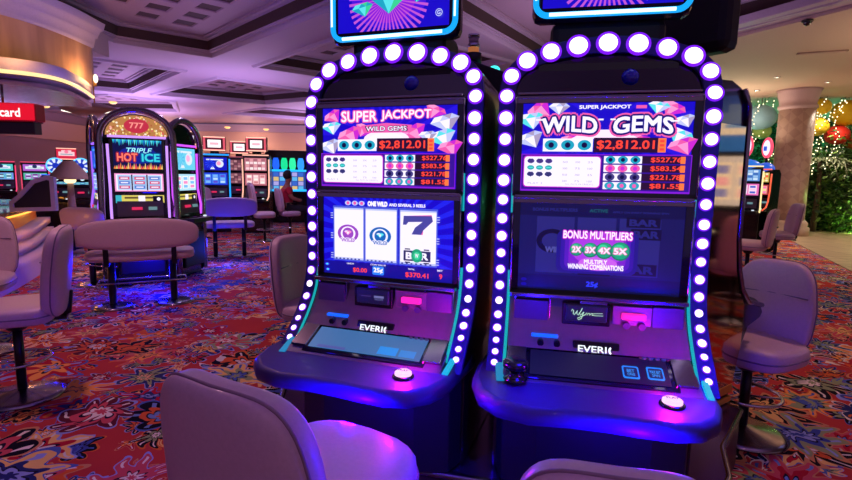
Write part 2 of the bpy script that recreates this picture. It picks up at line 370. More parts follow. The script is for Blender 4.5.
def art_bonus(a):
    D0 = E('#0c1048', .8); D1 = E('#14185e', .8); D2 = E('#2a2a80', .8); D3 = E('#0a0a30', .8)
    a.rect(0, 0, 1, 1, D1); a.rect(0, .86, 1, 1, D0); a.rect(0, 0, 1, .17, D0)
    a.text('BONUS MULTIPLIERS', .22, .93, .28, .035, D2, .05); a.text('ACTIVE', .49, .93, .11, .035, E('#1c5c6c', .8), .05); a.text('APPLY ON EVERY WINNING SPIN', .74, .92, .33, .02, D2, .05)
    for u0, u1 in ((.11, .345), (.365, .60), (.62, .865)): a.rect(u0, .20, u1, .85, D2)
    a.disc(.21, .57, .10, D3, rv=.14); a.disc(.21, .57, .065, D2, rv=.09); a.text('WILD', .23, .47, .12, .06, E('#5858b0', .8), .06)
    bar(a, .76, .81, .20, .11, D3, D2); bar(a, .78, .68, .18, .12, D3, D2); bar(a, .745, .28, .22, .13, D3, D2); bar(a, .48, .25, .20, .12, D3, D2)
    for k, c in enumerate(('#20188a', '#3418a8', '#5a1cc8', '#8424d8')): s = 1-k*.10; a.rect(.5-.26*s, .46-.25*s, .5+.24*s, .46+.25*s, E(c, .9), None, .03*s)
    a.disc(.5, .50, .17, E('#b03ce8', 1.), rv=.20); a.disc(.5, .33, .12, E('#d060f0', 1.), rv=.08)
    for m, b in ((MG, .12), (W1, .03)): a.text('BONUS MULTIPLIERS', .49, .655, .42, .085, m, b)
    for k, t in enumerate(('2X', '3X', '4X', '5X')):
        u = .365+k*.085+(.01 if k == 3 else 0); r = .042+k*.006
        a.disc(u, .485, r, E('#0c7858', 1.)); a.disc(u, .49, r*.88, GN); a.disc(u-.008, .50, r*.6, GN2); a.text(t, u, .487, r*1.25, .065, PK, .10); a.text(t, u, .487, r*1.25, .065, W1, .03)
    a.text('MULTIPLY', .485, .355, .14, .045, W1, .05); a.text('WINNING COMBINATIONS', .485, .295, .34, .055, W1, .05)
    a.disc(.04, .115, .018, BL0, rv=.02); a.disc(.04, .06, .018, BL0, rv=.02); a.text('25¢', .47, .09, .07, .07, BL2, .05)
def art_topper(a):
    a.rect(0, 0, 1, 1, BL1); a.disc(.47, .34, .34, E('#4a10e0', 1.), rv=.32); a.disc(.47, .34, .24, E('#8c18e0', 1.), rv=.26); a.rays(.47, .36, .04, .36, 44, E('#c858d8', 1.))
    a.poly([(.10, .40), (.84, .40), (.90, .80), (.5, .88), (.04, .80)], PK); a.poly([(.12, .42), (.82, .42), (.87, .78), (.5, .85), (.07, .78)], E('#c02890', 1.))
    for b, m in ((.10, NAV), (.03, LB)): a.text('WILD GEMS', .47, .58, .70, .20, m, b, warp=(.03, 0))
    G = (CY2, CY, GN2)
    a.gem(.24, .27, .10, G, .25); a.gem(.74, .38, .10, G, -.2); a.gem(.48, .34, .16, G, 0); a.gem(.62, .42, .05, (PK, PK2, MG), 0)
    a.disc(.92, .14, .03, LB); a.disc(.92, .14, .024, BL1); a.text('G', .92, .14, .026, .045, LB, .04)
# ------------------------------------------------------------------ Everi-style big machine
def prof_y(z):
    P_ = [(.76, -.19), (.80, -.15), (.85, -.10), (.90, -.05), (.95, -.01), (1.0, .02), (1.08, .04), (1.17, .05), (1.78, .05), (2.0, .10), (2.1, .12)]
    if z <= P_[0][0]: return P_[0][1]
    for (a, b), (c, d) in zip(P_, P_[1:]):
        if z <= c: return b+(d-b)*(z-a)/(c-a)
    return P_[-1][1]
def arch(off, zb=.77):
    """outline of the dotted surround in (x,z), offset outwards by off"""
    key = [(-.366, 1.72), (-.366, 1.80), (-.361, 1.855), (-.338, 1.905), (-.292, 1.943), (-.206, 1.974), (-.107, 1.993), (0, 2.0), (.107, 1.993), (.206, 1.974)]
    crown = []
    for i in range(1, 7):
        p0, p1, p2, p3 = (Vector(q) for q in key[i-1:i+3])
        for k in range(4):
            t_ = k/4; crown.append(tuple(.5*((2*p1)+(-p0+p2)*t_+(2*p0-5*p1+4*p2-p3)*t_*t_+(-p0+3*p1-3*p2+p3)*t_**3)))
    mid = [(-.366, zb+(1.80-zb)*i/24) for i in range(24)]+crown+[(0, 2.0)]
    mid = mid+[(-x, z) for x, z in reversed(mid[:-1])]; out = []
    for i, p in enumerate(mid):
        a = Vector(mid[max(0, i-1)]); b = Vector(mid[min(len(mid)-1, i+1)]); d = (b-a).normalized(); out.append((p[0]-d.y*off, p[1]+d.x*off))
    return out
def plen(pts):
    L = [0]
    for a, b in zip(pts, pts[1:]): L.append(L[-1]+math.dist(a, b))
    return L
def along(pts, L, s):
    for i in range(len(L)-1):
        if s <= L[i+1]: f = (s-L[i])/(L[i+1]-L[i]); a, b = pts[i], pts[i+1]; return tuple(p+(q-p)*f for p, q in zip(a, b))
    return pts[-1]
def ribbon(mb, outer, inner, m, d0, d1):
    """solid band between two outlines; front at prof_y - d0, back at prof_y + d1"""
    n = len(outer); vs = []
    for (x, z) in outer: vs += [(x, prof_y(z)-d0, z), (x, prof_y(z)+d1, z)]
    for (x, z) in inner: vs += [(x, prof_y(z)-d0, z), (x, prof_y(z)+d1, z)]
    fs = []
    for i in range(n-1):
        a, b = 2*i, 2*(i+1); c, d = 2*n+2*i, 2*n+2*(i+1)
        fs += [(a, b, d, c), (a+1, c+1, d+1, b+1), (a, a+1, b+1, b), (c, d, d+1, c+1)]
    fs += [(0, 2*n, 2*n+1, 1), (2*(n-1), 2*(n-1)+1, 2*n+2*(n-1)+1, 2*n+2*(n-1))]
    mb.add(vs, fs, m, False)
DECK_OUT = [(-.415, .02), (-.435, -.10), (-.44, -.22), (-.41, -.33), (-.34, -.405), (-.24, -.435), (-.12, -.425), (0, -.425), (.11, -.435), (.20, -.44), (.28, -.42), (.34, -.36), (.375, -.27), (.385, -.12), (.40, .02)]
def slot(name, loc, yaw, label, top_art, low_art, lcd, wynn, ptop=2.09, joystick=False):
    t = empty(name, loc, yaw, label, 'slot machine', 'jewel-themed slot machines with white bulb surrounds')
    # cabinet: arch shell swept back, base box
    b = MB(); out = arch(.029); n = len(out)
    yb = .52
    vs = [(x, prof_y(z)+.02, z) for x, z in out]+[(x*.96, yb, z if z < 1.5 else 1.5+(z-1.5)*.97) for x, z in out]
    b.add(vs, [(i, i+1, n+i+1, n+i) for i in range(n-1)]+[(n-1, 0, n, 2*n-1)], BLK, False)
    b.add(vs, [tuple(range(n, 2*n))], BLK)
    b.box((0, .25, .55), (.74, .54, .46), BLK)
    b.prism([(-.37, .02), (-.33, -.10), (-.2, -.15), (.2, -.15), (.33, -.10), (.37, .02)], BLM, .46, Matrix.Translation((0, 0, .32)))
    b.build('cabinet', t, .006)
    f = MB(); F2 = MB()
    # dark inner infill following the profile
    inn = arch(-.034); k = len(inn)//2
    for i in range(k):
        (x0, z0), (x1, z1) = inn[i], inn[i+1]
        f.add([(x0, prof_y(z0)+.012, z0), (-x0, prof_y(z0)+.012, z0), (-x1, prof_y(z1)+.012, z1), (x1, prof_y(z1)+.012, z1)], [(0, 1, 2, 3)], DKG, False)
    f.box((0, .12, 1.88), (.5, .06, .10), DKG)
    f.build('inner_fascia', t)
    r = MB(); ribbon(r, arch(.029), arch(-.034), RIBM, .006, .02); r.build('bulb_surround', t, .003)
    # glowing edge strips on the inner flank of the surround
    for s in (-1, 1):
        g = MB(); pts = [(s*.330, prof_y(z)-.008, z) for z in [.80+.03*i for i in range(12)]]; g.tube(pts, .006, TEAL, 6); g.build('edge_light', t)
        g = MB(); pts = [(s*.330, prof_y(z)-.008, z) for z in [1.36+.03*i for i in range(6)]]; g.tube(pts, .004, TEAL, 6); g.build('edge_light', t)
    # bulbs
    mid = arch(0., zb=.80)[:]; P3 = [(x, prof_y(z), z) for x, z in mid]; L = plen(P3); half = L[-1]/2
    # spacing shrinks towards the bottom as in the photo
    gaps = [.107, .102, .094, .083, .082, .083, .080, .080, .078, .076, .074, .070, .068, .066, .064, .061, .058, .055, .052, .048, .044, .040]
    S = [0.]
    for gp in gaps: S.append(S[-1]+gp)
    S = [s for s in S if s < half-.005]
    proto = None
    for s in S:
        for sg in ((-1, 1) if s else (1,)):
            q = along(P3, L, half+sg*s); q2 = along(P3, L, min(L[-1], half+sg*s+.01)); q1 = along(P3, L, max(0, half+sg*s-.01))
            rad = (.033 if abs(q[0]) < .15 else .030 if abs(q[0]) < .3 else .026) if q[2] > 1.88 else .0235 if q[2] > 1.72 else .0205 if q[2] > 1.45 else .018 if q[2] > 1.2 else .0155 if q[2] > 1.03 else .0138 if q[2] > .9 else .0112
            sl = (prof_y(q[2]+.02)-prof_y(q[2]-.02))/.04; rx = -math.atan(sl)
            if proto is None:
                bm = MB(); bm.lathe([(1.34, 0), (1.34, .10), (1.02, .18)], (0, 0, 0), HALO, 20)  # violet glow around the bulb, put in as an emissive ring
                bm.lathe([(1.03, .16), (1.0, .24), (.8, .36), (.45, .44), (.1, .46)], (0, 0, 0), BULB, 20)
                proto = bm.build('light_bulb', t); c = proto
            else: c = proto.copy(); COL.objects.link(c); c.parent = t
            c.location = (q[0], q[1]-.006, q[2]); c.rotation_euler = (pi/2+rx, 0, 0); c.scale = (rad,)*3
    # marquee screen
    def screen(nm, z0, z1, w, art, fr, y=.04):
        H = z1-z0; yy = (prof_y(z0)+prof_y(z1))/2-.012
        fm = MB()
        fm.box((0, yy+.002, z1+.014), (w+.05, .03, .026), P('smoked_mirror', '#8a7a90', .10, 1.))
        for (cx, cz, dx, dz) in ((0, z0-.010, w+.06, .02), (-w/2-.015, (z0+z1)/2, .03, H+.04), (w/2+.015, (z0+z1)/2, .03, H+.04)):
            fm.box((cx, yy+.004, cz), (dx, .03, dz), fr)
        fm.tube([(-w/2-.028, yy-.012, z0-.01), (-w/2-.028, yy-.012, z1+.02), (w/2+.028, yy-.012, z1+.02), (w/2+.028, yy-.012, z0-.01)], .004, CHP, 6)
        sc = MB(); sc.box((0, yy+.004, (z0+z1)/2), (w, .016, H), BLM); so = sc.build(nm, t)
        fo = fm.build('screen_bezel', so, .003)
        a = Art(w, H, Matrix.Translation((0, yy-.0045, (z0+z1)/2)), .0004); art(a); a.build('screen_picture', so)
        return yy
    screen('marquee_screen', 1.447, 1.775, .60, top_art, DKG)
    screen('reel_screen', 1.065, 1.40, .592, low_art, DKG)
    # mirrored strip above marquee with coloured reflections of its neighbours, and ledge between
    m = MB(); m.box((0, .036, 1.425), (.64, .035, .012), CHP); m.build('chrome_ledge', t, .003); m = MB(); m.box((0, .04, 1.812), (.64, .03, .010), CHP); m.build('chrome_ledge', t, .003)
    d = MB(); d.ell((.085, .09, 1.872), (.033, .03, .033), P('blue_dome_plastic', '#0c0cc8', .15, 0, .6)); d.build('camera_dome', t)
    # belly panel with bill validator and ticket slot
    bp = MB(); prev = None
    zs = [.862, .88, .90, .93, .96, 1.0, 1.045]
    bp.add([(x, prof_y(z)-.004, z) for z in zs for x in (-.322, .322)], [(2*i, 2*i+1, 2*i+3, 2*i+2) for i in range(len(zs)-1)], PANEL)
    bp.box((-.24, .0, .985), (.13, .03, .085), PANEL2); bp.box((.255, .0, .985), (.11, .03, .09), PANEL2); bp.box((0, .0, 1.047), (.64, .05, .016), CHP)
    bp.box((-.01, -.005, 1.028), (.10, .035, .02), CHP); bp.box((.13, .0, .975), (.14, .026, .10), PANEL)
    for xx in (-.30, -.17, .19, .31): bp.box((xx, .006, .985), (.006, .03, .11), CHP)
    bp.build('belly_panel', t, .004)
    v = MB(); v.box((-.035, -.004, .985), (.175, .04, .085), BLK); v.box((-.035, -.02, .99), (.15, .02, .062), E('#14123c', .7)); vo = v.build('display_window', t, .005)
    a = Art(.15, .062, Matrix.Translation((-.035, -.031, .99)))
    if wynn:
        G = E('#b8e8c0', .9)
        a2 = MB()
        def sp(pts, r=.0018): a2.tube([(-.035+x, -.033, .99+y) for x, y in pts], r, G, 5)
        sp([(-.055, .008), (-.052, .016), (-.047, .010), (-.048, -.002), (-.044, -.006), (-.038, .004), (-.034, .012), (-.035, 0), (-.030, -.006), (-.024, .004), (-.018, .016), (-.016, .022)])
        sp([(-.026, .004), (-.022, -.006), (-.014, .002), (-.010, .008), (-.018, -.018), (-.028, -.024), (-.032, -.018), (-.018, -.010), (-.004, -.002), (0, .005), (.002, -.004), (.006, .004), (.010, .004), (.011, -.004), (.016, .003), (.020, .004), (.021, -.004), (.028, -.001)])
        sp([(.020, .003), (.058, .006)], .0012); sp([(.028, -.004), (.060, -.003)], .0012); a2.build('script_logo', vo)
    else:
        a.rect(.55, .45, .85, .60, E('#8080c0', .7)); a.rect(.15, .50, .45, .56, E('#503878', .7)); a.text('WELCOME', .7, .36, .26, .12, E('#7070b0', .7), .03); a.build('display_picture', vo)
    k = MB(); k.box((.135, -.02, .988), (.085, .02, .024), E('#ff22b4', 1.3)); ko = k.build('ticket_slot', t, .004)
    k = MB(); k.cyl((.11, -.012, .955), (.11, -.03, .953), .013, PANEL2); k.build('lock', t); k = MB(); k.cyl((.165, -.012, .955), (.165, -.03, .953), .013, PANEL2); k.build('lock', t)
    k = MB(); k.box((-.185, -.055, .902), (.10, .02, .011), E('#1060ff', 1.2)); k.build('card_slot_light', t, .003)
    for xx in (-.20, -.14): k = MB(); k.cyl((xx, -.06, .882), (xx, -.085, .88), .012, BLK); k.build('card_key', t)
    k = MB(); k.box((0, -.066, .872), (.165, .03, .044), BLK, 0, -.35); ko = k.build('maker_badge', t, .004)
    a = Art(.135, .036, Matrix.Translation((0, -.0850, .872)) @ Matrix.Rotation(-.35, 4, 'X'), .0012); a.L = 1; a.text('EVERI', .40, .5, .74, .66, E('#eef6ff', 1.3), .02)
    for i in range(6):
        t0, t1 = R_(110+i*24), R_(134+i*24); a.poly([(.90+.085*cos(t0), .5+.40*sin(t0)), (.90+.085*cos(t1), .5+.40*sin(t1)), (.915+.045*cos(t1), .5+.24*sin(t1)), (.915+.045*cos(t0), .5+.24*sin(t0))], E('#eef6ff', 1.3), a.L+1)
    a.build('badge_lettering', ko)
    k = MB(); k.box((.20, -.08, .853), (.11, .03, .02), BLK)
    for i in range(4): k.box((.165+i*.022, -.096, .858), (.014, .008, .01), E('#102c50', 1.))
    k.build('service_keys', t, .003)
    # deck
    dk = MB(); nn = len(DECK_OUT)
    vs = []
    for lay, (sc, z) in enumerate(((.93, .712), (.985, .722), (1.0, .74), (.99, .765), (.95, .778))):
        for x, y in DECK_OUT: vs.append((x*sc, y*sc if y < 0 else y, z+(.03*(y+.45) if lay > 2 else 0)))
    fs = [(j*nn+i, j*nn+(i+1) % nn, (j+1)*nn+(i+1) % nn, (j+1)*nn+i) for j in range(4) for i in range(nn)]
    dk.add(vs, fs, DECK, True); dk.add(vs, [tuple(range(nn-1, -1, -1)), tuple(range(4*nn, 5*nn))], DECK)
    do = dk.build('button_deck', t)
    # sloping panel with touch display
    ang = math.atan2(.075, .17)
    sp_ = MB(); sp_.prism([(-.06, .858), (-.235, .785), (-.235, .76), (.03, .76), (.03, .858)], PANEL2, .66, Matrix(((0, 0, 1, -.33), (1, 0, 0, 0), (0, 1, 0, 0), (0, 0, 0, 1))))
    for s in (-1, 1): sp_.box((s*.285, -.14, .835), (.07, .14, .012), CHP, 0, ang)
    sp_.build('control_panel', t, .003)
    F = Matrix.Translation((.0, -.150, .8265)) @ Matrix.Rotation(-(pi/2-ang), 4, 'X')
    a = Art(.50, .145, F, .0008)
    td = MB(); td.box((0, -.148, .824), (.52, .16, .010), DKG, 0, ang); to = td.build('touch_display', t, .003)
    a.F = Matrix.Translation((0, -.150, .831)) @ Matrix.Rotation(ang-pi/2, 4, 'X')
    if lcd: a.rect(.02, .08, .98, .92, E('#3a78b8', .75)); a.rect(.62, .15, .78, .45, E('#0a90f0', .9)); a.rect(.80, .15, .93, .40, E('#2090e8', .8)); a.rect(.10, .10, .35, .2, E('#5060b8', .7))
    else:
        a.rect(.03, .06, .97, .92, E('#060a40', .7)); 
        for u in (.72, .88): a.rect(u-.055, .2, u+.055, .62, E('#1888ff', 1.1), None, .008); a.rect(u-.045, .25, u+.045, .57, E('#081060', .9), None, .006); a.text('BET' if u < .8 else 'MAX BET', u, .45, .05 if u < .8 else .07, .10, E('#40a0ff', 1.), .02); a.text('ONE' if u < .8 else 'SPIN', u, .33, .05, .08, E('#40a0ff', 1.), .02)
    a.build('display_picture', to)
    # play button
    pb = MB(); pb.lathe([(.040, 0), (.040, .012), (.034, .016)], (.214, -.30, .775), BLK); pb.lathe([(.031, .012), (.031, .024), (.024, .029)], (.214, -.30, .775), E('#ffc8f4', 1.25), 28)
    po = pb.build('play_button', t)
    a = Art(.05, .05, Matrix.Translation((.214, -.30, .8055)) @ Matrix.Rotation(-pi/2, 4, 'X')); a.L = 1; a.text('PLAY', .5, .52, .74, .26, E('#5a10a0', .6), .05); a.build('button_lettering', po)
    g = MB()
    for j in range(4): g.box((.30, -.13-j*.03, .80-j*.008), (.03, .008, .006), E('#c020c0', .9), .3)
    g.build('accent_lights', t)
    g = MB(); g.box((-.345, -.17, .80), (.028, .16, .012), E('#0a90c8', .8), .12, .25); g.build('deck_glow_strip', t, .003)
    g = MB(); g.box((.352, -.17, .80), (.022, .14, .012), E('#0ab0d8', 1.), -.05, .25); g.build('deck_glow_strip', t, .003)
    if joystick:
        g = MB(); g.lathe([(.036, 0), (.042, .008), (.03, .014), (.018, .03), (.03, .04), (.044, .052), (.044, .07), (.03, .078)], (-.285, -.245, .79), BLK, 24); g.build('knob', t)
    # topper
    tp = MB(); W, H = .565, .42; zc = ptop+H/2; yy = .09
    tp.box((0, yy+.03, zc), (W, .09, H), BLK); tp.box((0, yy+.12, zc-.06), (.30, .12, .20), BLM); tp.box((0, .24, 2.03), (.42, .24, .13), BLM); 
    tt = tp.build('topper', t, .03)
    a = Art(.49, .335, Matrix.Translation((0, yy-.0175, zc)), .0006); a.rect(-.02, -.03, 1.02, 1.03, DKG); art_topper(a); a.build('topper_picture', tt)
    def rr(w, h, rad, n=6):
        o = []
        for cx, cz, a0 in ((w/2-rad, h/2-rad, 0), (-w/2+rad, h/2-rad, 90), (-w/2+rad, -h/2+rad, 180), (w/2-rad, -h/2+rad, 270)):
            for i in range(n+1): t_ = R_(a0+90*i/n); o.append((cx+rad*cos(t_), yy-.018, zc+cz+rad*sin(t_)))
        return o
    g = MB(); g.tube(rr(.54, .385, .045), .011, CYN, 8, True); g.build('neon_frame', tt)
    g = MB(); g.cyl((-.22, yy-.028, zc-.1925), (.22, yy-.028, zc-.1925), .0065, CYW, n=8)
    for s in (-1, 1): g.cyl((s*.27, yy-.028, zc-.14), (s*.27, yy-.028, zc+.14), .004, CYW, n=8)
    g.build('neon_core', tt)
    # button glow and under-deck lamps, plus unseen lamps added to light the deck blue
    def lamp(nm, loc_, col, e, r=.02):
        ld = bpy.data.lights.new(nm, 'POINT'); ld.color = lin(col)[:3]; ld.energy = e; ld.shadow_soft_size = r
        lo = bpy.data.objects.new(nm, ld); COL.objects.link(lo); lo.parent = t; lo.location = loc_
    lamp('button_lamp', (.214, -.30, .85), '#ff10c0', 3.)
    lamp('deck_fill_lamp', (.27, -.33, .93), '#0c00ff', 7.5 if joystick else 4.5, .03)
    lamp('deck_fill_lamp', (-.22, -.32, .95), '#1808ff', 3. if joystick else .4, .03)
    lamp('underdeck_lamp', (.10, -.50, .70), '#2800ff', 26., .03)
    return t
ML = slot('slot_machine', (-.178, 2.081, 0), R_(-19.13), 'bulb-edged slot machine with three lit white reels on its lower screen', art_super, art_reels, True, False, 2.045)
MR = slot('slot_machine', (.65, 1.871, 0), R_(-12.03), 'bulb-edged slot machine with four green multiplier balls on its dim lower screen', art_wild, art_bonus, False, True, 2.085, True)

# ------------------------------------------------------------------ chairs
def chair(name, loc, rz, label, group, w=.25, h=.27, seat_z=.60, back_z=.84, lean=.12, cushion_w=.25, mat=None, piping=True, arm=False, e=.42, depth=.23, ring=True, taper=.10, handle=False, cat='chair'):
    mat = mat or LEA
    t = empty(name, loc, rz, label, cat, group)
    s = MB(); s.ell((0, 0, seat_z-.02), (cushion_w, depth, .065), mat, .45, .55, fn=lambda p: (p.x*(1-.10*(p.y/depth)), p.y, p.z+(.012 if p.z > 0 else 0)*(1-(p.x/cushion_w)**2)))
    so = s.build('seat', t)
    if piping:
        pp = MB(); pts = []
        for i in range(40):
            th = 2*pi*i/40; c_, s_ = cos(th), sin(th); x = cushion_w*1.0*math.copysign(abs(c_)**.55, c_); y = depth*math.copysign(abs(s_)**.55, s_); pts.append((x*(1-.10*(y/depth)), y, seat_z-.02))
        pp.tube(pts, .005, LEAD, 6, True); pp.build('seat_piping', so)
    b = MB(); y0 = -depth-.03
    def bend(p): 
        z = p.z/h; x = p.x*(1-taper*max(0, z))*(1-.05*(z < 0)*z*z); return (x, p.y-lean*p.z+.9*x*x*.7, p.z)
    b.ell((0, y0, back_z), (w, .055, h), mat, e, e, 32, 20, fn=bend)
    bo = b.build('backrest', t)
    if piping:
        pp = MB(); pts = []
        for i in range(48):
            th = 2*pi*i/48; c_, s_ = cos(th), sin(th); x = w*1.0*math.copysign(abs(c_)**e, c_); z = h*math.copysign(abs(s_)**e, s_)
            q = bend(Vector((x, -.018, z))); pts.append((q[0]*1.0, q[1]+y0, q[2]+back_z))
        pp.tube(pts, .0045, LEAD, 6, True)
        pts = []
        for i in range(13):
            x = (-.9+1.8*i/12)*w; q = bend(Vector((x, .052, h*.30-.02*abs(x)))); pts.append((q[0], q[1]+y0, q[2]+back_z))
        pp.tube(pts, .004, LEAD, 6); pp.build('back_piping', bo)
    if handle:
        pp = MB(); pp.box((0, y0-.055-lean*.05, back_z+.02), (.11, .015, .022), CH); pp.box((0, y0-.062-lean*.05, back_z+.02), (.09, .012, .010), BLM); pp.build('handle', bo, .003)
    br = MB(); br.box((0, -depth*.75, seat_z-.08), (.10, depth*.9, .02), POLE); br.tube([(0, -depth*.9, seat_z-.08), (0, y0-.02, seat_z-.05), (0, y0-.035, back_z-h*.5)], .022, POLE, 8); br.build('back_bracket', t)
    p = MB(); p.cyl((0, 0, .03), (0, 0, seat_z-.07), .028, POLE); p.cyl((0, 0, seat_z-.14), (0, 0, seat_z-.07), .05, POLE, .09); p.build('pedestal', t)
    d = MB(); d.lathe([(.235, 0), (.24, .012), (.20, .026), (.07, .045), (.035, .06)], (0, 0, 0), CHP, 32); d.build('base', t)
    if ring:
        r = MB(); r.tube([(.19*cos(2*pi*i/32), .19*sin(2*pi*i/32)+.02, .26) for i in range(32)], .010, CH, 8, True)
        for k in (90, 210, 330): r.cyl((0, 0, .24), (.19*cos(R_(k)), .19*sin(R_(k))+.02, .26), .007, CH, n=8)
        r.build('foot_ring', t)
    return t
def bench(name, loc, rz, label, group, w=.62, mat=None, bz=.78, bh=.17):
    t = empty(name, loc, rz, label, 'bench seat', group); mat = mat or LEAW
    s = MB(); s.ell((0, 0, .58), (w*.92, .23, .06), mat, .4, .45, 40, 12); s.build('seat', t)
    b = MB(); b.ell((0, -.26, bz), (w, .05, bh), mat, .5, .6, 44, 14, fn=lambda p: (p.x, p.y+.10*p.x*p.x-.1*p.z, p.z-.10*p.x*p.x*(1 if p.z > 0 else -.4))); b.build('backrest', t)
    for sx in (-1, 1):
        p = MB(); p.box((sx*w*.55, -.25, .66), (.05, .025, .34), POLE, 0, .05); p.box((sx*w*.55, -.14, .51), (.05, .22, .02), POLE); p.build('back_bracket', t)
        p = MB(); p.cyl((sx*w*.52, 0, .03), (sx*w*.52, 0, .52), .038, POLE); p.build('pedestal', t)
        p = MB(); p.lathe([(.21, 0), (.215, .012), (.16, .026), (.06, .045)], (sx*w*.52, 0, 0), CHP, 28); p.build('base', t)
    r = MB(); r.tube([(-w*.75, .02, .27), (-w*.75, .20, .27), (w*.75, .20, .27), (w*.75, .02, .27)], .011, CH, 8); r.tube([(-w*.75, -.06, .27), (w*.75, -.06, .27)], .009, CH, 8); r.cyl((-w*.75, .02, .27), (-w*.75, -.06, .27), .009, CH, n=8); r.cyl((w*.75, .02, .27), (w*.75, -.06, .27), .009, CH, n=8)
    r.build('foot_rail', t)
    return t
chair('casino_chair', (-.285, 1.29, 0), R_(-30), 'pale lilac leather chair pulled up to the machine with white reels', None, w=.245, h=.29, seat_z=.67, back_z=.765, lean=.10, e=.42, taper=.14, depth=.25)
chair('casino_chair', (.42, 1.13, 0), R_(-12), 'lilac leather chair before the machine with green balls, only its top in view', None, w=.215, h=.29, seat_z=.58, back_z=.682, lean=.10, e=.42, taper=.14)
chair('casino_chair', (1.90, 2.84, 0), R_(124), 'pink leather swivel chair beside the mirrored side panel of the turned machine', None, w=.225, h=.27, seat_z=.54, back_z=.755, lean=.12, mat=LEAW, e=.5, taper=.16)
chair('casino_chair', (-2.66, 3.18, 0), R_(118), 'cream chair seen side-on with round chrome foot ring on the left carpet', None, w=.25, h=.29, seat_z=.60, back_z=.84, mat=LEAW, lean=.10)
chair('casino_chair', (-3.62, 3.95, 0), R_(-150), 'cream chair cut off by the left edge, behind the side-on chair', None, w=.26, h=.26, seat_z=.60, back_z=.84, mat=LEAW)
chair('casino_chair', (-.74, 3.55, 0), R_(-112), 'cream chair half hidden behind the machine with white reels', None, w=.25, h=.29, seat_z=.55, back_z=.76, mat=LEAW, lean=.12)
SEATS = 'double seats around the chrome-arched machines'
bench('double_bench_seat', (-3.17, 5.55, 0), R_(27), 'wide cream double seat in front of the chrome-arched machines', SEATS, w=.58, bz=.83)
bench('double_bench_seat', (-3.5, 8.9, 0), R_(25), 'lilac double seat right of the chrome-arched machines, before the blue-lit machine', SEATS, w=.46, mat=LEA, bz=.90)
bench('double_bench_seat', (-4.20, 6.45, 0), R_(-14), 'lilac double seat with oval back beside the lit counter, left of the wide cream one', SEATS, w=.33, mat=LEA, bz=.90, bh=.14)
chair('casino_chair', (4.62, 7.15, 0), R_(50), 'lilac chair with metal handle on its back, nearer one left of the column', None, mat=LEAW, lean=.10, handle=True, back_z=.84, h=.27)
chair('casino_chair', (5.95, 8.5, 0), R_(72), 'lilac chair seen side-on at the carpet edge in front of the white column', None, mat=LEA, lean=.14, back_z=.86)
chair('casino_chair', (-3.55, 11.0, 0), R_(-65), 'cream chair in the aisle, just left of the red-shirted person', None, mat=LEAW, back_z=.98, h=.30)
chair('casino_chair', (-3.15, 11.6, 0), R_(-62), 'cream chair carrying the red-shirted person', None, mat=LEAW, back_z=.88)
chair('casino_chair', (-5.05, 11.2, 0), R_(25), 'lilac chair standing before the blue-framed machine', None, mat=LEA, back_z=.90)
chair('casino_chair', (-5.9, 9.6, 0), R_(-30), 'small lilac chair in the shade left of the chrome-arched machines', None, mat=LEA)

chair('casino_chair', (4.7, 3.2, 0), R_(-95), 'cream chair reflected low in the bronze side panel', None, mat=LEAW, h=.30, back_z=.86)
# ------------------------------------------------------------------ other machines
def pic_generic(cols, kind='reels', txt=None):
    c = [E(x, 1.) for x in cols]
    def f(a):
        a.rect(0, 0, 1, 1, c[0])
        if kind == 'reels':
            for k in range(3):
                a.rect(.07+k*.30, .12, .33+k*.30, .88, c[1])
                for j in range(3): a.rect(.11+k*.30, .17+j*.24, .29+k*.30, .34+j*.24, c[2+(j+k) % (len(c)-2)], a.L+1)
                a.L += 1
        elif kind == 'grid':
            for i in range(5):
                for j in range(4): a.rect(.06+i*.18, .08+j*.22, .21+i*.18, .27+j*.22, c[1+(i*2+j) % (len(c)-1)], 2)
            a.L = 2
        elif kind == 'scene':
            a.rect(.15, .78, .85, .88, c[1]); a.disc(.70, .50, .16, c[1]); a.disc(.66, .54, .09, c[2]); a.poly([(.3, .08), (.5, .08), (.4, .35)], c[1]); a.rays(.3, .5, .02, .2, 10, c[-1])
        elif kind == 'logo':
            a.rect(.1, .3, .9, .7, c[1]); a.rect(.25, .55, .75, .85, c[1]); a.rect(.2, .42, .8, .5, c[2]); a.disc(.5, .7, .1, c[-1])
        if txt: a.text(txt, .5, .5, .8, .3, c[-1], .05)
    return f
def pic_triple(a):
    a.rect(0, 0, 1, 1, E('#06104a', .9))
    random.seed(4)
    for i in range(26):
        u = (i+.5)/26; h = .10+.14*random.random(); a.poly([(u-.02, 1), (u+.02, 1), (u, 1-h)], E(('#20c8e0', '#1880d8', '#60e8f0')[i % 3], 1.), 2)
        h = .10+.16*random.random(); a.poly([(u-.022, 0), (u+.022, 0), (u+.01, h)], E(('#ff8a30', '#ffd070', '#ff5a60')[i % 3], 1.), 2)
    a.L = 2
    a.disc(.5, .48, .40, E('#101c90', 1.), rv=.30)
    a.text('TRIPLE', .52, .64, .52, .17, E('#062a80', 1.), .10, slant=.2); a.text('TRIPLE', .52, .64, .52, .17, E('#a0f4ff', 1.1), .02, slant=.2)
    a.text('HOT', .28, .40, .40, .26, E('#a01838', 1.), .14); a.text('HOT', .28, .40, .40, .26, E('#ff7a68', 1.1), .04)
    a.text('ICE', .76, .40, .36, .26, E('#084c98', 1.), .14); a.text('ICE', .76, .40, .36, .26, E('#38d0e0', 1.1), .04)
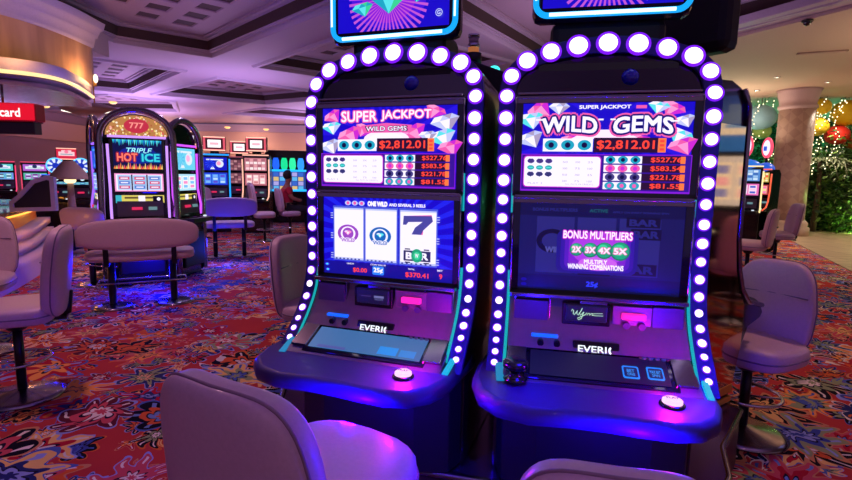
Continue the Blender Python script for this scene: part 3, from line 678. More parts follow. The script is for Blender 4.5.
def pic_triple_reels(a):
    a.rect(0, 0, 1, 1, E('#ff9ad8', 1.)); a.rect(.03, .06, .97, .94, W1)
    for k in range(3):
        u = .06+k*.31; a.rect(u, .10, u+.27, .90, E('#9cc4f0', 1.)); 
        for j in range(3): a.rect(u+.03, .16+j*.25, u+.24, .32+j*.25, E(('#e04878', '#5878d8', '#e04878')[(j+k) % 3], 1.), a.L+1); a.rect(u+.06, .21+j*.25, u+.21, .27+j*.25, W1, a.L+2)
        a.L += 2
    for k in range(2): a.rect(.335+k*.31, .06, .365+k*.31, .94, NAV, a.L+1)
def pic_strip(a):
    a.rect(0, 0, 1, 1, E('#e0d060', 1.)); a.rect(0, 0, .12, 1, E('#38b8c8', 1.)); a.rect(.18, .55, .82, .8, E('#705a30', .8)); a.rect(.46, .2, .60, .95, W1); a.rect(.76, .15, .97, .9, BLM); a.disc(.88, .5, .04, W1)
def pic_arch(a):
    random.seed(9)
    pts = [(.5-.5*cos(pi*i/16), .02+.96*sin(pi*i/16)) for i in range(17)]
    a.poly(pts, E('#c8884c', .9))
    for i in range(150):
        u, v = random.random(), random.random()*.9
        if (2*u-1)**2+v*v < .9: a.disc(u, v+.02, .012+.012*random.random(), E(random.choice(('#ffe8a0', '#ffb0a0', '#f8d070', '#e05858', '#fff0d8', '#b05a38')), 1.), rv=.05, l=2+i % 4, n=6)
    a.L = 6; a.disc(.5, .48, .20, E('#c83048', 1.), rv=.34); a.text('777', .5, .5, .22, .26, E('#ff9a90', 1.), .03)
def cab(label, loc, yaw, W=.68, H=1.85, pics=(None, None), trim='#40a0ff', topper=None, group=None, arch_=False, glass=True, sides=True, strip=None, deckz=.86, toph=.36, name='slot_machine', dome=None, trimw=.016):
    D = .26 if arch_ else .5
    t = empty(name, loc, yaw, label, 'slot machine', group)
    F = Matrix(((0, 0, 1, -W/2), (1, 0, 0, 0), (0, 1, 0, 0), (0, 0, 0, 1)))
    b = MB(); b.prism([(.0, 0), (D, 0), (D+.02, H*.95), (D-.08, H), (.10, H), (.06, H-.04), (.03, deckz+.28), (-.02, deckz+.06), (-.02, deckz-.1), (0, .3)], BLK, W, F); b.build('cabinet', t, .01)
    d = MB(); d.prism([(-W/2+.01, 0), (-W/2, -.14), (-W/2+.08, -.25), (0, -.28), (W/2-.08, -.25), (W/2, -.14), (W/2-.01, 0)], BLM, .06, Matrix.Translation((0, 0, deckz-.07))); d.box((-.05, -.12, deckz), (W*.5, .10, .012), DKG)
    d.cyl((W*.3, -.16, deckz-.01), (W*.3, -.16, deckz+.012), .025, E('#e8f0ff', 1.), n=14); d.build('button_deck', t, .008)
    z0 = deckz+.30; zm = z0+(H-z0)*.46; z1 = H-.05
    if arch_: z0, zm, z1 = 1.21, 1.49, H-.02
    def scr(nm, za, zb, pic, w=W*.84):
        y = .052
        m = MB(); m.box((0, y-.02, (za+zb)/2), (w+.05, .05, zb-za), DKG); so = m.build(nm, t, .004)
        a = Art(w, zb-za-.04, Matrix.Translation((0, y-.047, (za+zb)/2)), .0012); pic(a); a.build('screen_picture', so)
    scr('lower_screen', z0, zm-.01, pics[1]); scr('upper_screen', zm+.01, z1, pics[0])
    m = MB(); m.box((0, .0, deckz+.14), (W*.8, .05, .20), PANEL2, 0, -.25); m.box((-.04, -.045, deckz+.15), (.12, .02, .035), E('#e0285a', 1.), 0, -.25); m.box((.14, -.045, deckz+.15), (.10, .02, .04), E('#7098a0', .8), 0, -.25); m.build('belly_panel', t)
    if strip: scr('pay_strip', 1.06, 1.20, strip)
    if sides:
        for s in (-1, 1):
            g = MB(); g.tube(([(s*(W/2-.0), -.02, deckz+.02)] if arch_ else [(s*(W/2-.015), -.24, deckz-.03), (s*(W/2-.0), -.10, deckz+.04)])+[(s*W/2, -.03, deckz+.16), (s*W/2, .01, deckz+.4), (s*(W/2+.005), .01, H-.1)], trimw, E(trim, 1.3), 6); g.build('light_tube', t)
        g = MB(); g.cyl((-W/2, .02, H), (W/2, .02, H), trimw, E(trim, 1.3), n=6); g.build('light_tube', t)
    if arch_:
        g = MB(); r = W/2+.085
        pts = [(-r, .0, .05), (-r-.02, .0, .6), (-r-.01, .0, 1.3), (-r, .0, H-.02)]+[(-r*cos(pi*i/14), .0, H-.02+.36*sin(pi*i/14)) for i in range(1, 14)]+[(r, .0, H-.02), (r+.01, .0, 1.3), (r+.02, .0, .6), (r, .0, .05)]
        g.tube(pts, .042, CHP, 10); g.build('chrome_arch', t)
        g = MB(); g.prism([(-(r-.05)*cos(pi*i/14), (.31)*sin(pi*i/14)) for i in range(15)], BLK, .22, Matrix(((1, 0, 0, 0), (0, 0, 1, .04), (0, 1, 0, H-.02), (0, 0, 0, 1)))); 
        g.box((-r, .15, H/2), (.03, .24, H-.05), BLK); g.box((r, .15, H/2), (.03, .24, H-.05), BLK); go = g.build('arch_hood', t)
        if glass: a = Art((r-.06)*2, .27, Matrix.Translation((0, .03, H+.145)), .001); pic_arch(a); a.build('arch_glass', go)
        g = MB(); g.box((0, -.06, .40), (W*.8, .1, .5), BLM); g.build('base_cover', t, .02)
    if topper:
        g = MB(); g.box((0, .22, H+.05), (.2, .12, .10), BLK); g.box((0, .22, H+.09+toph/2), (W*.82, .16, toph), P('pink_topper_frame', '#7a3040', .4)); to = g.build('topper', t, .015)
        a = Art(W*.76, toph-.05, Matrix.Translation((0, .137, H+.09+toph/2)), .001); topper(a); a.build('topper_picture', to)
        for z in (H+.11, H+.07+toph): g = MB(); g.cyl((-W*.38, .13, z), (W*.38, .13, z), .014, E('#ffc0a8', 1.5), n=6); g.build('light_tube', to)
    if dome:
        g = MB(); g.ell((0, .2, H), (W*.45, .16, .16), E(dome, .9)); g.build('dome_light', t)
    return t
def pic_white(a): a.rect(0, 0, 1, 1, E('#e85a70', 1.)); a.rect(.10, .08, .90, .92, E('#3a1420', .8)); a.rect(.2, .2, .8, .8, E('#fff0f4', 1.5)); a.rect(.3, .4, .7, .6, E('#ffb0c0', 1.2))
AR = 'chrome-arched machines'
pc = Vector((-4.09, 7.27, 0))
def podp(a, r): return (pc.x+sin(R_(a))*r, pc.y-cos(R_(a))*r, 0)
cab('chrome-arched slot machine facing forward behind the wide cream seat', podp(27, .75), R_(27), W=.66, H=1.93, pics=(pic_triple, pic_triple_reels), trim='#c890ff', arch_=True, strip=pic_strip, group=AR)
cab('chrome-arched slot machine seen edge-on, right of the forward-facing one', podp(84, .66), R_(84), W=.64, H=1.86, pics=(pic_generic(['#70d8f8', '#e8f4ff', '#ffb8e8', '#58c0f0'], 'scene'), pic_generic(['#b8e8ff', '#ffffff', '#ff90d0', '#80c8ff'])), trim='#d050ff', glass=False, arch_=True, strip=pic_strip, group=AR)
cab('chrome-arched slot machine seen edge-on, left of the forward-facing one', podp(-50, .56), R_(-50), W=.64, H=1.86, pics=(pic_generic(['#1848d8', '#50b0f8', '#c0e0ff', '#2060e0'], 'scene'), pic_generic(['#60a8e8', '#c8e8ff', '#4868e0', '#a080ff'])), trim='#a060ff', glass=False, arch_=True, strip=pic_strip, group=AR)
cab('blue-framed slot machine with pink-edged lit topper in the aisle', (-5.22, 12.5, 0), R_(22), W=.66, H=1.92, pics=(pic_generic(['#0a18c8', '#e8f0ff', '#ffa0d0', '#3050ff'], 'scene'), pic_generic(['#1838d8', '#4890f8', '#80b8ff', '#6048d8', '#c0e0ff'])), trim='#18a0ff', topper=pic_white, trimw=.02)
cab('slot machine with pale curved light tubes and lit topper, right of the blue-framed one', (-4.22, 12.5, 0), R_(8), W=.62, H=1.92, pics=(pic_generic(['#c87888', '#ffd8e0', '#e8a0a8', '#fff0f0', '#b06878'], 'grid'), pic_generic(['#b86070', '#f8c0c8', '#ffe8e8', '#d88088', '#fff'+'8f0'])), trim='#ffb8a0', topper=pic_white)
cab('slot machine whose lit topper shows between the blue-framed one and its neighbour', (-5.25, 14.2, 0), R_(15), W=.62, H=1.92, pics=(pic_generic(['#502838', '#a06070', '#704050', '#c08890'], 'grid'),)*2, trim='#8a4050', topper=pic_white)
cab('red-edged slot machine just right of the chrome arches', (-6.25, 13.2, 0), R_(25), W=.66, H=2.1, pics=(pic_generic(['#781c30', '#f0c0b0', '#e85060', '#ffe0d0'], 'scene'), pic_generic(['#903848', '#ffd0c0', '#e87080', '#ffe8c0'])), trim='#ff4060', topper=pic_generic(['#301018', '#e8e0f8', '#4080c0', '#ff6080'], 'logo'))
# wide machine with glowing bottles
t = empty('slot_machine', (-4.15, 15.2, 0), R_(14), 'wide slot machine with a row of glowing green and blue bottles under a dark hood', 'slot machine')
b = MB(); b.box((0, .4, 1.0), (1.1, .6, 2.0), BLK); b.box((0, .3, 2.05), (1.3, .8, .22), BLK); b.box((-.62, .3, 1.75), (.06, .6, .6), BLK); b.build('cabinet', t, .02)
a = Art(1.0, .62, Matrix.Translation((0, .09, 1.25)), .002); pic_generic(['#2848a0', '#60b8f0', '#b0a8e8', '#e0c080', '#3868d0'], 'grid')(a); a.build('screen_picture', t)
for i in range(4):
    g = MB(); g.lathe([(.04, .42), (.05, .36), (.09, .26), (.10, .10), (.07, 0)], (-.36+i*.24, .05, 1.60), E(('#2060ff', '#18d890', '#30e8a0', '#3098ff')[i], 1.2), 14); g.build('glowing_bottle', t)
for z in (1.57, .98): g = MB(); g.cyl((-.52, .04, z), (.52, .04, z), .03, E('#20b8ff', 1.3), n=8); g.build('light_tube', t)
g = MB(); g.cyl((.68, .0, 1.2), (.58, .0, 2.25), .025, E('#ff3050', 1.3), n=8); g.build('light_tube', t)
# far left banks
rng = random.Random(3)
FL = [((-12.6, 15.0), '#50c8c8', '#7090e8', '#e84070', None, 'teal-screened slot machine at the far end of the lounge, leftmost of its bank'), ((-11.75, 15.2), '#b060d0', '#48c0a0', '#d04060', None, 'purple-screened slot machine in the far bank beyond the angled partition'),
      ((-10.9, 15.4), '#58b890', '#e0c070', '#ff4068', 'r', 'green-screened slot machine with red topper in the far bank'), ((-10.1, 15.6), '#9070b0', '#c07080', '#ff5070', 'r', 'mauve-screened slot machine with red topper in the far bank'),
      ((-13.4, 14.6), '#4060d0', '#80d0e0', '#4080ff', None, 'blue-screened slot machine in the far bank, partly outside the frame')]
for (x, y), c1, c2, tr, tp, lb in FL:
    cab(lb, (x, y, 0), R_(38), W=.66, H=1.7, pics=(pic_generic([c1, '#e8f0ff', c2, '#203060'], 'logo'), pic_generic([c2, c1, '#d0e8ff', '#604080'])), trim=tr, topper=(pic_generic(['#e02848', '#ffd0d8', '#60a0b0', '#ff80a0'], 'logo') if tp else None), group='bank of small lit machines beyond the counter')
for (x, y), lb in (((-8.05, 11.0), 'slot machine with round blue wheel on top, left of the beige lampshade'), ((-7.42, 10.9), 'slot machine with round blue wheel on top, right of the beige lampshade')):
    t = cab(lb, (x, y, 0), R_(36), W=.52, H=1.38, pics=(pic_generic(['#58b8d0', '#a8e8f0', '#3060c0', '#e0f8ff'], 'logo'), pic_generic(['#3880b8', '#98d8e8', '#2050b0', '#70e0d0'], 'grid')), trim='#2070ff', group='wheel-topped machines', trimw=.01)
    g = MB(); g.cyl((0, .28, 1.58), (0, .18, 1.58), .17, BLK, n=28); g.tube([(.16*cos(2*pi*i/24), .17, 1.58+.16*sin(2*pi*i/24)) for i in range(24)], .014, E('#60c8ff', 1.4), 6, True)
    wo = g.build('wheel_topper', t); a = Art(.31, .31, Matrix.Translation((0, .178, 1.58)), .001); a.disc(.5, .5, .48, E('#e8f0ff', 1.)); a.rays(.5, .5, .0, .48, 7, E('#1840d0', 1.)); a.disc(.5, .5, .2, E('#1030c0', 1.)); a.build('wheel_face', wo)
# right-hand bank by the column
def sign_oval(t, c='#ff5070'):
    g = MB(); g.ell((0, .2, 2.24), (.12, .07, .24), E(c, 1.2)); o = g.build('sign_topper', t); g = MB(); g.ell((0, .17, 2.24), (.08, .07, .18), E('#f4e8ff', 1.2)); g.box((0, .09, 2.22), (.06, .02, .10), E('#3060e0', 1.)); g.build('sign_face', o)
    g = MB(); g.cyl((0, .2, 1.9), (0, .2, 2.08), .025, BLK); g.build('sign_post', o)
t = cab('slot machine with blue dome and oval red sign, left of the column', (6.88, 11.0, 0), R_(-30), W=.66, H=1.80, pics=(pic_generic(['#5890d8', '#a0c8f0', '#4070c0', '#d0e8ff'], 'grid'), pic_generic(['#f070c0', '#ffe0f4', '#4060d0', '#ffd0f0'])), trim='#ffe0a0', dome='#1878e8', group='bank beside the column'); sign_oval(t)
t = cab('gold and red lit slot machine turned sideways, nearest the column', (7.62, 11.6, 0), R_(-56), W=.42, H=1.75, pics=(pic_generic(['#c0a040', '#ffe080', '#ff6040', '#fff0c0'], 'grid'), pic_generic(['#c84050', '#ffc0a0', '#ff70c0', '#ffe0a0'])), trim='#ff6040', dome='#1060e0', group='bank beside the column'); sign_oval(t)
# the machine seen only in the bronze mirror, standing behind the viewer
cab('slot machine with white and blue screens reflected in the bronze side panel', (5.9, 3.5, 0), R_(-84), W=1.2, H=2.6, pics=(pic_generic(['#3078f0', '#f0f4ff', '#60a0ff', '#ffffff'], 'logo'), pic_generic(['#d8e0ff', '#ffffff', '#8090ff', '#ffc0f0'])), trim='#c070ff')

# ------------------------------------------------------------------ turned machine of the same pod with mirrored flank
t = empty('slot_machine', (1.385, 2.90, 0), R_(125), 'turned slot machine with bronze mirrored side panel, right of the machine with green balls', 'slot machine')
FX = Matrix(((0, 0, 1, -.40), (1, 0, 0, 0), (0, 1, 0, 0), (0, 0, 0, 1)))
prof = [(.50, .32), (.50, 1.80), (.45, 1.90), (.36, 1.955), (.22, 1.965), (.12, 1.94), (.06, 1.88), (.04, 1.78), (.03, 1.2), (.0, 1.05), (-.06, .93), (-.16, .84), (-.34, .80), (-.37, .765), (-.34, .73), (-.20, .70), (-.10, .55), (-.04, .34), (-.04, .32)]
b = MB(); b.prism(prof, BLK, .80, FX); b.build('cabinet', t, .008)
pf = [(.48, .37), (.48, 1.76), (.075, 1.76), (.065, 1.2), (.03, 1.04), (-.03, .92), (-.10, .84), (-.10, .62), (-.03, .37)]
b = MB(); b.prism(pf, MIRR, .012, Matrix(((0, 0, -1, -.400), (1, 0, 0, 0), (0, 1, 0, 0), (0, 0, 0, 1)))); b.build('mirrored_side_panel', t)
b = MB(); b.tube([(-.41, y, z) for y, z in [(.12, 1.93), (.06, 1.86), (.045, 1.76), (.035, 1.2), (.0, 1.05), (-.06, .93), (-.15, .85), (-.32, .81)]], .014, CHP, 8); b.build('chrome_edge', t)
b = MB(); b.box((-.408, .21, .395), (.014, .50, .045), GOLD); b.box((-.408, .21, .335), (.014, .50, .03), GOLD); b.build('gold_trim', t, .003)
b = MB(); b.ell((0, -.25, .80), (.40, .16, .05), BLM, .5, .5); b.build('button_deck', t)
a = Art(.6, .34, Matrix.Translation((0, .022, 1.55)), .0008); art_wild(a); a.build('upper_picture', t)
a = Art(.6, .34, Matrix.Translation((0, .018, 1.22)), .0008); art_reels(a); a.build('lower_picture', t)
b = MB(); b.box((-.05, .36, 2.02), (.28, .2, .14), BLM); b.build('topper_stand', t)
b = MB(); b.box((0, 0, 0), (.66, .14, .44), P('topper_back_plastic', '#0a0a14', .6)); to = b.build('topper', t, .04); to.location = (-.12, .36, 2.29)
# rear machine, back to us between the two
t = empty('slot_machine', (.18, 3.58, 0), R_(168), 'black back of a slot machine in the gap behind the two bright machines', 'slot machine')
b = MB(); b.prism(prof, BLK, .84, Matrix(((0, 0, 1, -.42), (1, 0, 0, 0), (0, 1, 0, 0), (0, 0, 0, 1)))); b.build('cabinet', t, .01)
b = MB(); b.prism([(-.40, 1.9), (.40, 1.9), (.40, 2.15), (.0, 2.19), (-.15, 2.19), (-.40, 2.10)], BLM, .2, Matrix(((1, 0, 0, 0), (0, 0, 1, .25), (0, 1, 0, 0), (0, 0, 0, 1)))); b.build('topper_stand', t, .01)
c = MB(); X = -.17
c.cyl((X, .36, 2.17), (X, .36, 2.24), .05, BLM); c.cyl((X, .36, 2.24), (X, .36, 2.275), .033, E('#c07040', .7)); c.cyl((X, .36, 2.275), (X, .36, 2.295), .036, CH); c.cyl((X, .36, 2.295), (X, .36, 2.335), .030, P('milky_lamp', '#b898a8', .3)); c.cyl((X, .36, 2.335), (X, .36, 2.35), .035, CH)
c.build('service_lamp', t)
c = MB(); c.ell((.02, .36, 2.19), (.045, .035, .03), E('#5070ff', 1.5)); c.build('indicator_light', t)
c = MB(); c.ell((-.30, .36, 2.14), (.035, .035, .025), E('#40f0e8', 1.6)); c.build('indicator_light', t)
# shared plinth
pl = MB()
PO = [(-.72, 2.30), (-.64, 2.08), (-.25, 1.965), (.10, 1.89), (.42, 1.80), (.75, 1.72), (1.08, 1.70), (1.24, 1.90), (1.34, 2.12), (1.66, 2.50), (1.22, 3.26), (.75, 3.85), (-.2, 3.95), (-.62, 3.3), (-.8, 2.8)]
pl.prism(PO, DWOOD, .30); po = pl.build('machine_plinth', None, .01); tag(po, 'dark raised plinth carrying the bright machines and their neighbours', 'plinth')
e = MB(); e.tube([(x, y, .302) for x, y in PO], .016, CHP, 8, True); e.build('metal_rim', po)
e = MB()
PI = [(x*.985+.012, y*.985+.035, 0) for x, y in PO]
e.prism([(x, y) for x, y, _ in PI], PURM, .012, Matrix.Translation((0, 0, .302))); e.build('metal_top', po)

# ------------------------------------------------------------------ the room
def sbuild(mb, name, **k): return struct(mb.build(name, None, **k))
f = MB(); f.box((0, 10, -.05), (50, 34, .1), carpet_mat()); sbuild(f, 'floor')
def stone_mat():
    m = bpy.data.materials.new('walkway_marble'); m.use_nodes = True; nt = m.node_tree; b = nt.nodes['Principled BSDF']; g = NT(nt)
    tc = nt.nodes.new('ShaderNodeTexCoord'); br = nt.nodes.new('ShaderNodeTexBrick'); br.inputs['Scale'].default_value = .8; br.inputs['Color1'].default_value = lin('#c8b294'); br.inputs['Color2'].default_value = lin('#bca588'); br.inputs['Mortar'].default_value = lin('#8a7458'); br.inputs['Mortar Size'].default_value = .012; br.offset = 0
    nt.links.new(tc.outputs['Object'], br.inputs['Vector']); nt.links.new(br.outputs['Color'], b.inputs['Base Color']); b.inputs['Roughness'].default_value = .3; return m
STONE = stone_mat()
f = MB(); f.prism([(5.9, 5.2), (7.16, 8.32), (8.1, 10.3), (9.3, 12.8), (8.4, 15), (7, 20), (25, 26.9), (25, 5.2)], STONE, .012); sbuild(f, 'floor_walkway')
# ceiling with sunken trays
HC = 4.0
def inset(poly, d):
    n = len(poly); out = []
    ar = sum(poly[i][0]*poly[(i+1) % n][1]-poly[(i+1) % n][0]*poly[i][1] for i in range(n)); sg = 1 if ar > 0 else -1
    for i in range(n):
        p0, p1, p2 = Vector(poly[i-1]), Vector(poly[i]), Vector(poly[(i+1) % n])
        a = (p1-p0).normalized(); b = (p2-p1).normalized(); na = Vector((-a.y, a.x))*sg; nb = Vector((-b.y, b.x))*sg
        k = (na+nb); k = k/max(.3, k.dot(na)); out.append(tuple(p1+k*d))
    return out
def inside(p, poly):
    c = False; n = len(poly)
    for i in range(n):
        (x1, y1), (x2, y2) = poly[i], poly[(i+1) % n]
        if (y1 > p[1]) != (y2 > p[1]) and p[0] < (x2-x1)*(p[1]-y1)/(y2-y1)+x1: c = not c
    return c
TR = [
 ([(-4.7, 11.3), (-6.1, 10.15), (-6.4, 4.0), (-3.4, 1.5), (1.0, 5.4)], 133, .64),
 ([(-4.0, 12.3), (-1.2, 14.6), (1.7, 11.4), (-.9, 8.9)], 40, .60),
 ([(-9.5, 16.6), (-6.2, 13.0), (-7.9, 11.6), (-12.5, 13.6), (-12.8, 14.6)], 130, .62),
 ([(-5.9, 18.7), (-8.9, 16.9), (-5.6, 13.9), (-2.6, 16.8)], 45, .6),
 ([(.2, 8.0), (2.9, 12.1), (5.6, 7.4), (5.9, 4.5), (2.6, 2.6), (-.2, 5.6)], 56, .64),
 ([(-1.4, 19.5), (-.2, 16.0), (3.2, 12.9), (5.2, 15.5), (2.5, 19.5)], 45, .6),
 ([(-16, 21.5), (-10.5, 21.5), (-9.2, 18.6), (-10.6, 17.2), (-15.8, 18.6)], 0, .6),
 ([(-5.4, 24.0), (-8.6, 22.0), (-6.2, 20.0), (-2.9, 22.0)], 45, .55),
]
def tess(polys):
    flat = [p for q in polys for p in q]; return flat, tessellate_polygon([[Vector((p[0], p[1], 0)) for p in q] for q in polys])
CE = MB(); CE.keep = True
outer = [(-17, -7), (6.2, -7), (6.6, 6.8), (4.6, 10.6), (7.6, 20), (7.6, 27), (-17, 27)]
outer = [(-17, -7), (6.9, -7), (6.9, 5.5), (3.9, 12.4), (6.2, 19.5), (6.2, 27), (-17, 27)]
fl, tr = tess([outer]+[t[0] for t in TR]); CE.add([(x, y, HC) for x, y in fl], tr, LILC); CE.add([(x, y, HC+.9) for x, y in outer], [tuple(range(len(outer)))], LILC)
ce = sbuild(CE, 'ceiling')
for i, (poly, ang, cell) in enumerate(TR):
    T = MB(); n = len(poly)
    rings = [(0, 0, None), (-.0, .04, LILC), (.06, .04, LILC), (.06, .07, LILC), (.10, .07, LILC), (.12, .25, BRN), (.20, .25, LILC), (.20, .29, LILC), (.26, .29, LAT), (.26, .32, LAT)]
    R = [[(p[0], p[1], HC+z) for p in inset(poly, d)] for d, z, _ in rings]
    for k in range(1, len(rings)):
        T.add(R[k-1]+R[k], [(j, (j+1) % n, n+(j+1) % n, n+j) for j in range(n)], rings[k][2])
    # lower lip mouldings
    o1 = inset(poly, -.14); o2 = inset(poly, -.10); o3 = inset(poly, -.02)
    T.add([(x, y, HC) for x, y in o1]+[(x, y, HC-.05) for x, y in o2]+[(x, y, HC-.05) for x, y in o3]+[(x, y, HC+.01) for x, y in poly], [(m*n+j, m*n+(j+1) % n, (m+1)*n+(j+1) % n, (m+1)*n+j) for m in range(3) for j in range(n)], LILC)
    T.keep = True
    sbuild(T, 'trim_%d' % (2*i+1))
    # lattice of square coffers
    G = MB(); G.keep = True; inn = inset(poly, .26); safe = inset(poly, .29)
    ca, sa = cos(R_(ang)), sin(R_(ang)); holes = []
    cx = sum(p[0] for p in poly)/n; cy = sum(p[1] for p in poly)/n; hw = cell*.30
    for a_ in range(-14, 15):
        for b_ in range(-14, 15):
            u, v = a_*cell, b_*cell; sq = [(cx+(u+du)*ca-(v+dv)*sa, cy+(u+du)*sa+(v+dv)*ca) for du, dv in ((-hw, -hw), (hw, -hw), (hw, hw), (-hw, hw))]
            if all(inside(q, safe) for q in sq): holes.append(sq)
    fl, tr = tess([inn]+holes); G.add([(x, y, HC+.32) for x, y in fl], tr, LAT)
    for sq in holes:
        s2 = [((p[0]-cx_)*.9+cx_, (p[1]-cy_)*.9+cy_) for p in sq for cx_, cy_ in [(sum(q[0] for q in sq)/4, sum(q[1] for q in sq)/4)]]
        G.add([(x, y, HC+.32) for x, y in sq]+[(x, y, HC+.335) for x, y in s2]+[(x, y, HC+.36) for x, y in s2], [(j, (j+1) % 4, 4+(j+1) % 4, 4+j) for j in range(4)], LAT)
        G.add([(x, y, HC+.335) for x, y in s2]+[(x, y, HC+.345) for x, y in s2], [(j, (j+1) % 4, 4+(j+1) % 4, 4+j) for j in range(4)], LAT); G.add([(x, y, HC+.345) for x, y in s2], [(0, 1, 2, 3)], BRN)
    sbuild(G, 'trim_%d' % (2*i+2))
# beams crossing between trays: fine parallel mouldings
def mould(pts, name, w=.10, h=.06, z=HC, m=LILC):
    g = MB()
    for a, b in zip(pts, pts[1:]):
        v = Vector(b)-Vector(a); c = (Vector(a)+Vector(b))/2; g.box((c.x, c.y, z-h/2), (v.length, w, h), m, math.atan2(v.y, v.x))
    return sbuild(g, name, bevel=.01)
mould([(6.6, 4.2), (3.4, 11.4), (5.8, 19.5)], 'trim_21', .16, .12); mould([(6.75, 4.9), (3.65, 12.2), (6, 19.8)], 'trim_22', .07, .05)
# lower cream ceiling on the garden side
c = MB(); c.prism([(6.9, -7), (6.9, 5.5), (3.9, 12.4), (6.2, 19.5), (6.2, 27), (25, 27), (25, -7)], CREAM, .9, Matrix.Translation((0, 0, 3.95))); sbuild(c, 'ceiling_garden_side')
for k, (x, y, r_) in enumerate(((6.6, 8.6, .11),)):
    c = MB(); c.lathe([(.08, 0), (.08, -.02), (.07, -.03)][::-1], (5.80, 8.1, 3.95), BLM, 24); c.ell((5.80, 8.1, 3.92), (.06, .06, .055), DKG); o = c.build('security_camera'); tag(o, 'black dome security camera on the cream ceiling', 'security camera')
for k, (px_, py_, lb) in enumerate(((8.7, 11.6, 'slim dark air vent in the cream ceiling left of the column'), (10.2, 12.0, 'short dark air vent in the cream ceiling nearer the column'))):
    c = MB(); c.box((px_*.86, py_*.86, 3.94), (.8-.4*k, .08, .03), P('vent_grey', '#85705f', .6), -.4);
    for j in range(5): c.box((px_*.86, py_*.86-.04+j*.02, 3.925), (.74-.4*k, .008, .01), CREAM, -.4)
    tag(c.build('air_vent'), lb, 'vent')
rg = random.Random(5)
for k, (x, y) in enumerate(((9.9, 12.9), (11.3, 12.2), (9.0, 14.2), (8.3, 12.4), (7.6, 13.6), (12.3, 13.6))):
    c = MB(); c.lathe([(.04, 0), (.06, -.01), (.07, .0), (.07, .01)], (x, y, 3.94), CH, 16); c.lathe([(.0, .0), (.035, -.008)], (x, y, 3.94), E('#fff0d8', 3.), 12)
    tag(c.build('downlight'), 'small bright recessed spotlight in the cream ceiling around the column', 'downlight', 'recessed spotlights in the cream ceiling')
# walls
BEI = P('beige_wall', '#b8948c', .7); MAU = P('mauve_wall', '#94748a', .7)
w = MB(); w.box((-4, 26.9, 1.3), (27, .3, 2.6), MAU); w.box((-4, 26.8, 3.1), (27, .3, 1.0), P('warm_frieze', '#c8a898', .6)); w.box((-4, 26.7, 3.75), (27, .5, .35), LILC); w.box((-4, 26.7, 2.55), (27, .4, .14), BEI)
for x in range(-16, 9, 3): w.box((x, 26.65, 1.3), (.5, .3, 2.5), BEI)
sbuild(w, 'wall_back')
w = MB(); w.box((-16.9, 10, 2.4), (.3, 34, 4.8), MAU); w.box((-16.7, 10, 3.2), (.3, 34, .8), BEI); sbuild(w, 'wall_left')
w = MB(); w.box((16.5, 26.9, 2.4), (17.5, .3, 5), P('garden_glass', '#1c3a2c', .2)); sbuild(w, 'wall_garden')
w = MB(); w.box((24.6, 10.8, 2.4), (.3, 32, 5), P('garden_glass', '', .2)); sbuild(w, 'wall_right')
# column
c = MB(); S_ = shimmer_mat()
cx, cy = 10.08, 14.1
c.lathe([(.56, 0), (.56, .22), (.50, .26), (.52, .34), (.46, .42)], (cx, cy, 0), CREAM, 40); c.lathe([(.43, .42), (.42, 3.45)], (cx, cy, 0), S_, 40); c.lathe([(.42, 3.42), (.46, 3.46), (.46, 3.52), (.42, 3.56), (.44, 3.68), (.48, 3.80), (.48, 3.88), (.52, 3.95)], (cx, cy, 0), P('capital_plaster', '#b8a4a8', .5), 40); sbuild(c, 'column')

# ------------------------------------------------------------------ cashier counter, canopy, sign
def spline(pts, n=8):
    out = []; P_ = [pts[0]]+list(pts)+[pts[-1]]
    for i in range(1, len(P_)-2):
        p0, p1, p2, p3 = (Vector(q) for q in P_[i-1:i+3])
        for k in range(n):
            t_ = k/n; out.append(tuple(.5*((2*p1)+(-p0+p2)*t_+(2*p0-5*p1+4*p2-p3)*t_*t_+(-p0+3*p1-3*p2+p3)*t_**3)))
    out.append(tuple(pts[-1])); return out
def strip_wall(mb, pts, z0, z1, m, off0=0., off1=0.):
    """vertical or sloped band along a plan curve; off shifts towards +x side normal"""
    n = len(pts); N = []
    for i in range(n):
        a = Vector(pts[max(0, i-1)]); b = Vector(pts[min(n-1, i+1)]); d = (b-a).normalized(); N.append(Vector((d.y, -d.x)))
    vs = [(p[0]+q.x*off0, p[1]+q.y*off0, z0) for p, q in zip(pts, N)]+[(p[0]+q.x*off1, p[1]+q.y*off1, z1) for p, q in zip(pts, N)]
    mb.add(vs, [(i, i+1, n+i+1, n+i) for i in range(n-1)], m, True)
CP = spline([(-9.5, 6.25), (-7.4, 6.35), (-6.1, 6.55), (-5.42, 6.85), (-5.22, 7.3), (-5.45, 8.1), (-5.85, 9.0)], 8)
t = empty('counter_canopy', (0, 0, 0), 0, 'curved wood-faced canopy with glowing edge strip over the cashier counter', 'canopy')
WP_ = spline([(-9.5, 6.6), (-7.4, 6.7), (-6.4, 6.85), (-5.93, 7.2), (-5.78, 8.1), (-5.86, 9.1)], 8)
back = [(-9.5, 9.2)]
g = MB(); strip_wall(g, WP_, 2.95, 3.62, WOOD); e_ = WP_[-1]; g.add([(e_[0], e_[1], 2.95), (e_[0]-9, e_[1]+.6, 2.95), (e_[0]-9, e_[1]+.6, 3.62), (e_[0], e_[1], 3.62)], [(0, 1, 2, 3)], WOOD); g.build('wood_fascia', t)
g = MB()
for (z0, z1, o0, o1) in ((3.60, 3.66, .02, .04), (3.66, 3.76, .04, .06), (3.76, 3.80, .10, .11), (3.80, 3.88, .11, .16), (3.88, 3.91, .20, .21), (3.91, 4.0, .21, .24)):
    strip_wall(g, WP_, z0, z1, LILC, o0, o1)
for z, o0, o1 in ((3.60, 0, .02), (3.76, .06, .10), (3.88, .16, .20)): strip_wall(g, WP_, z, z, LILC, o0, o1)
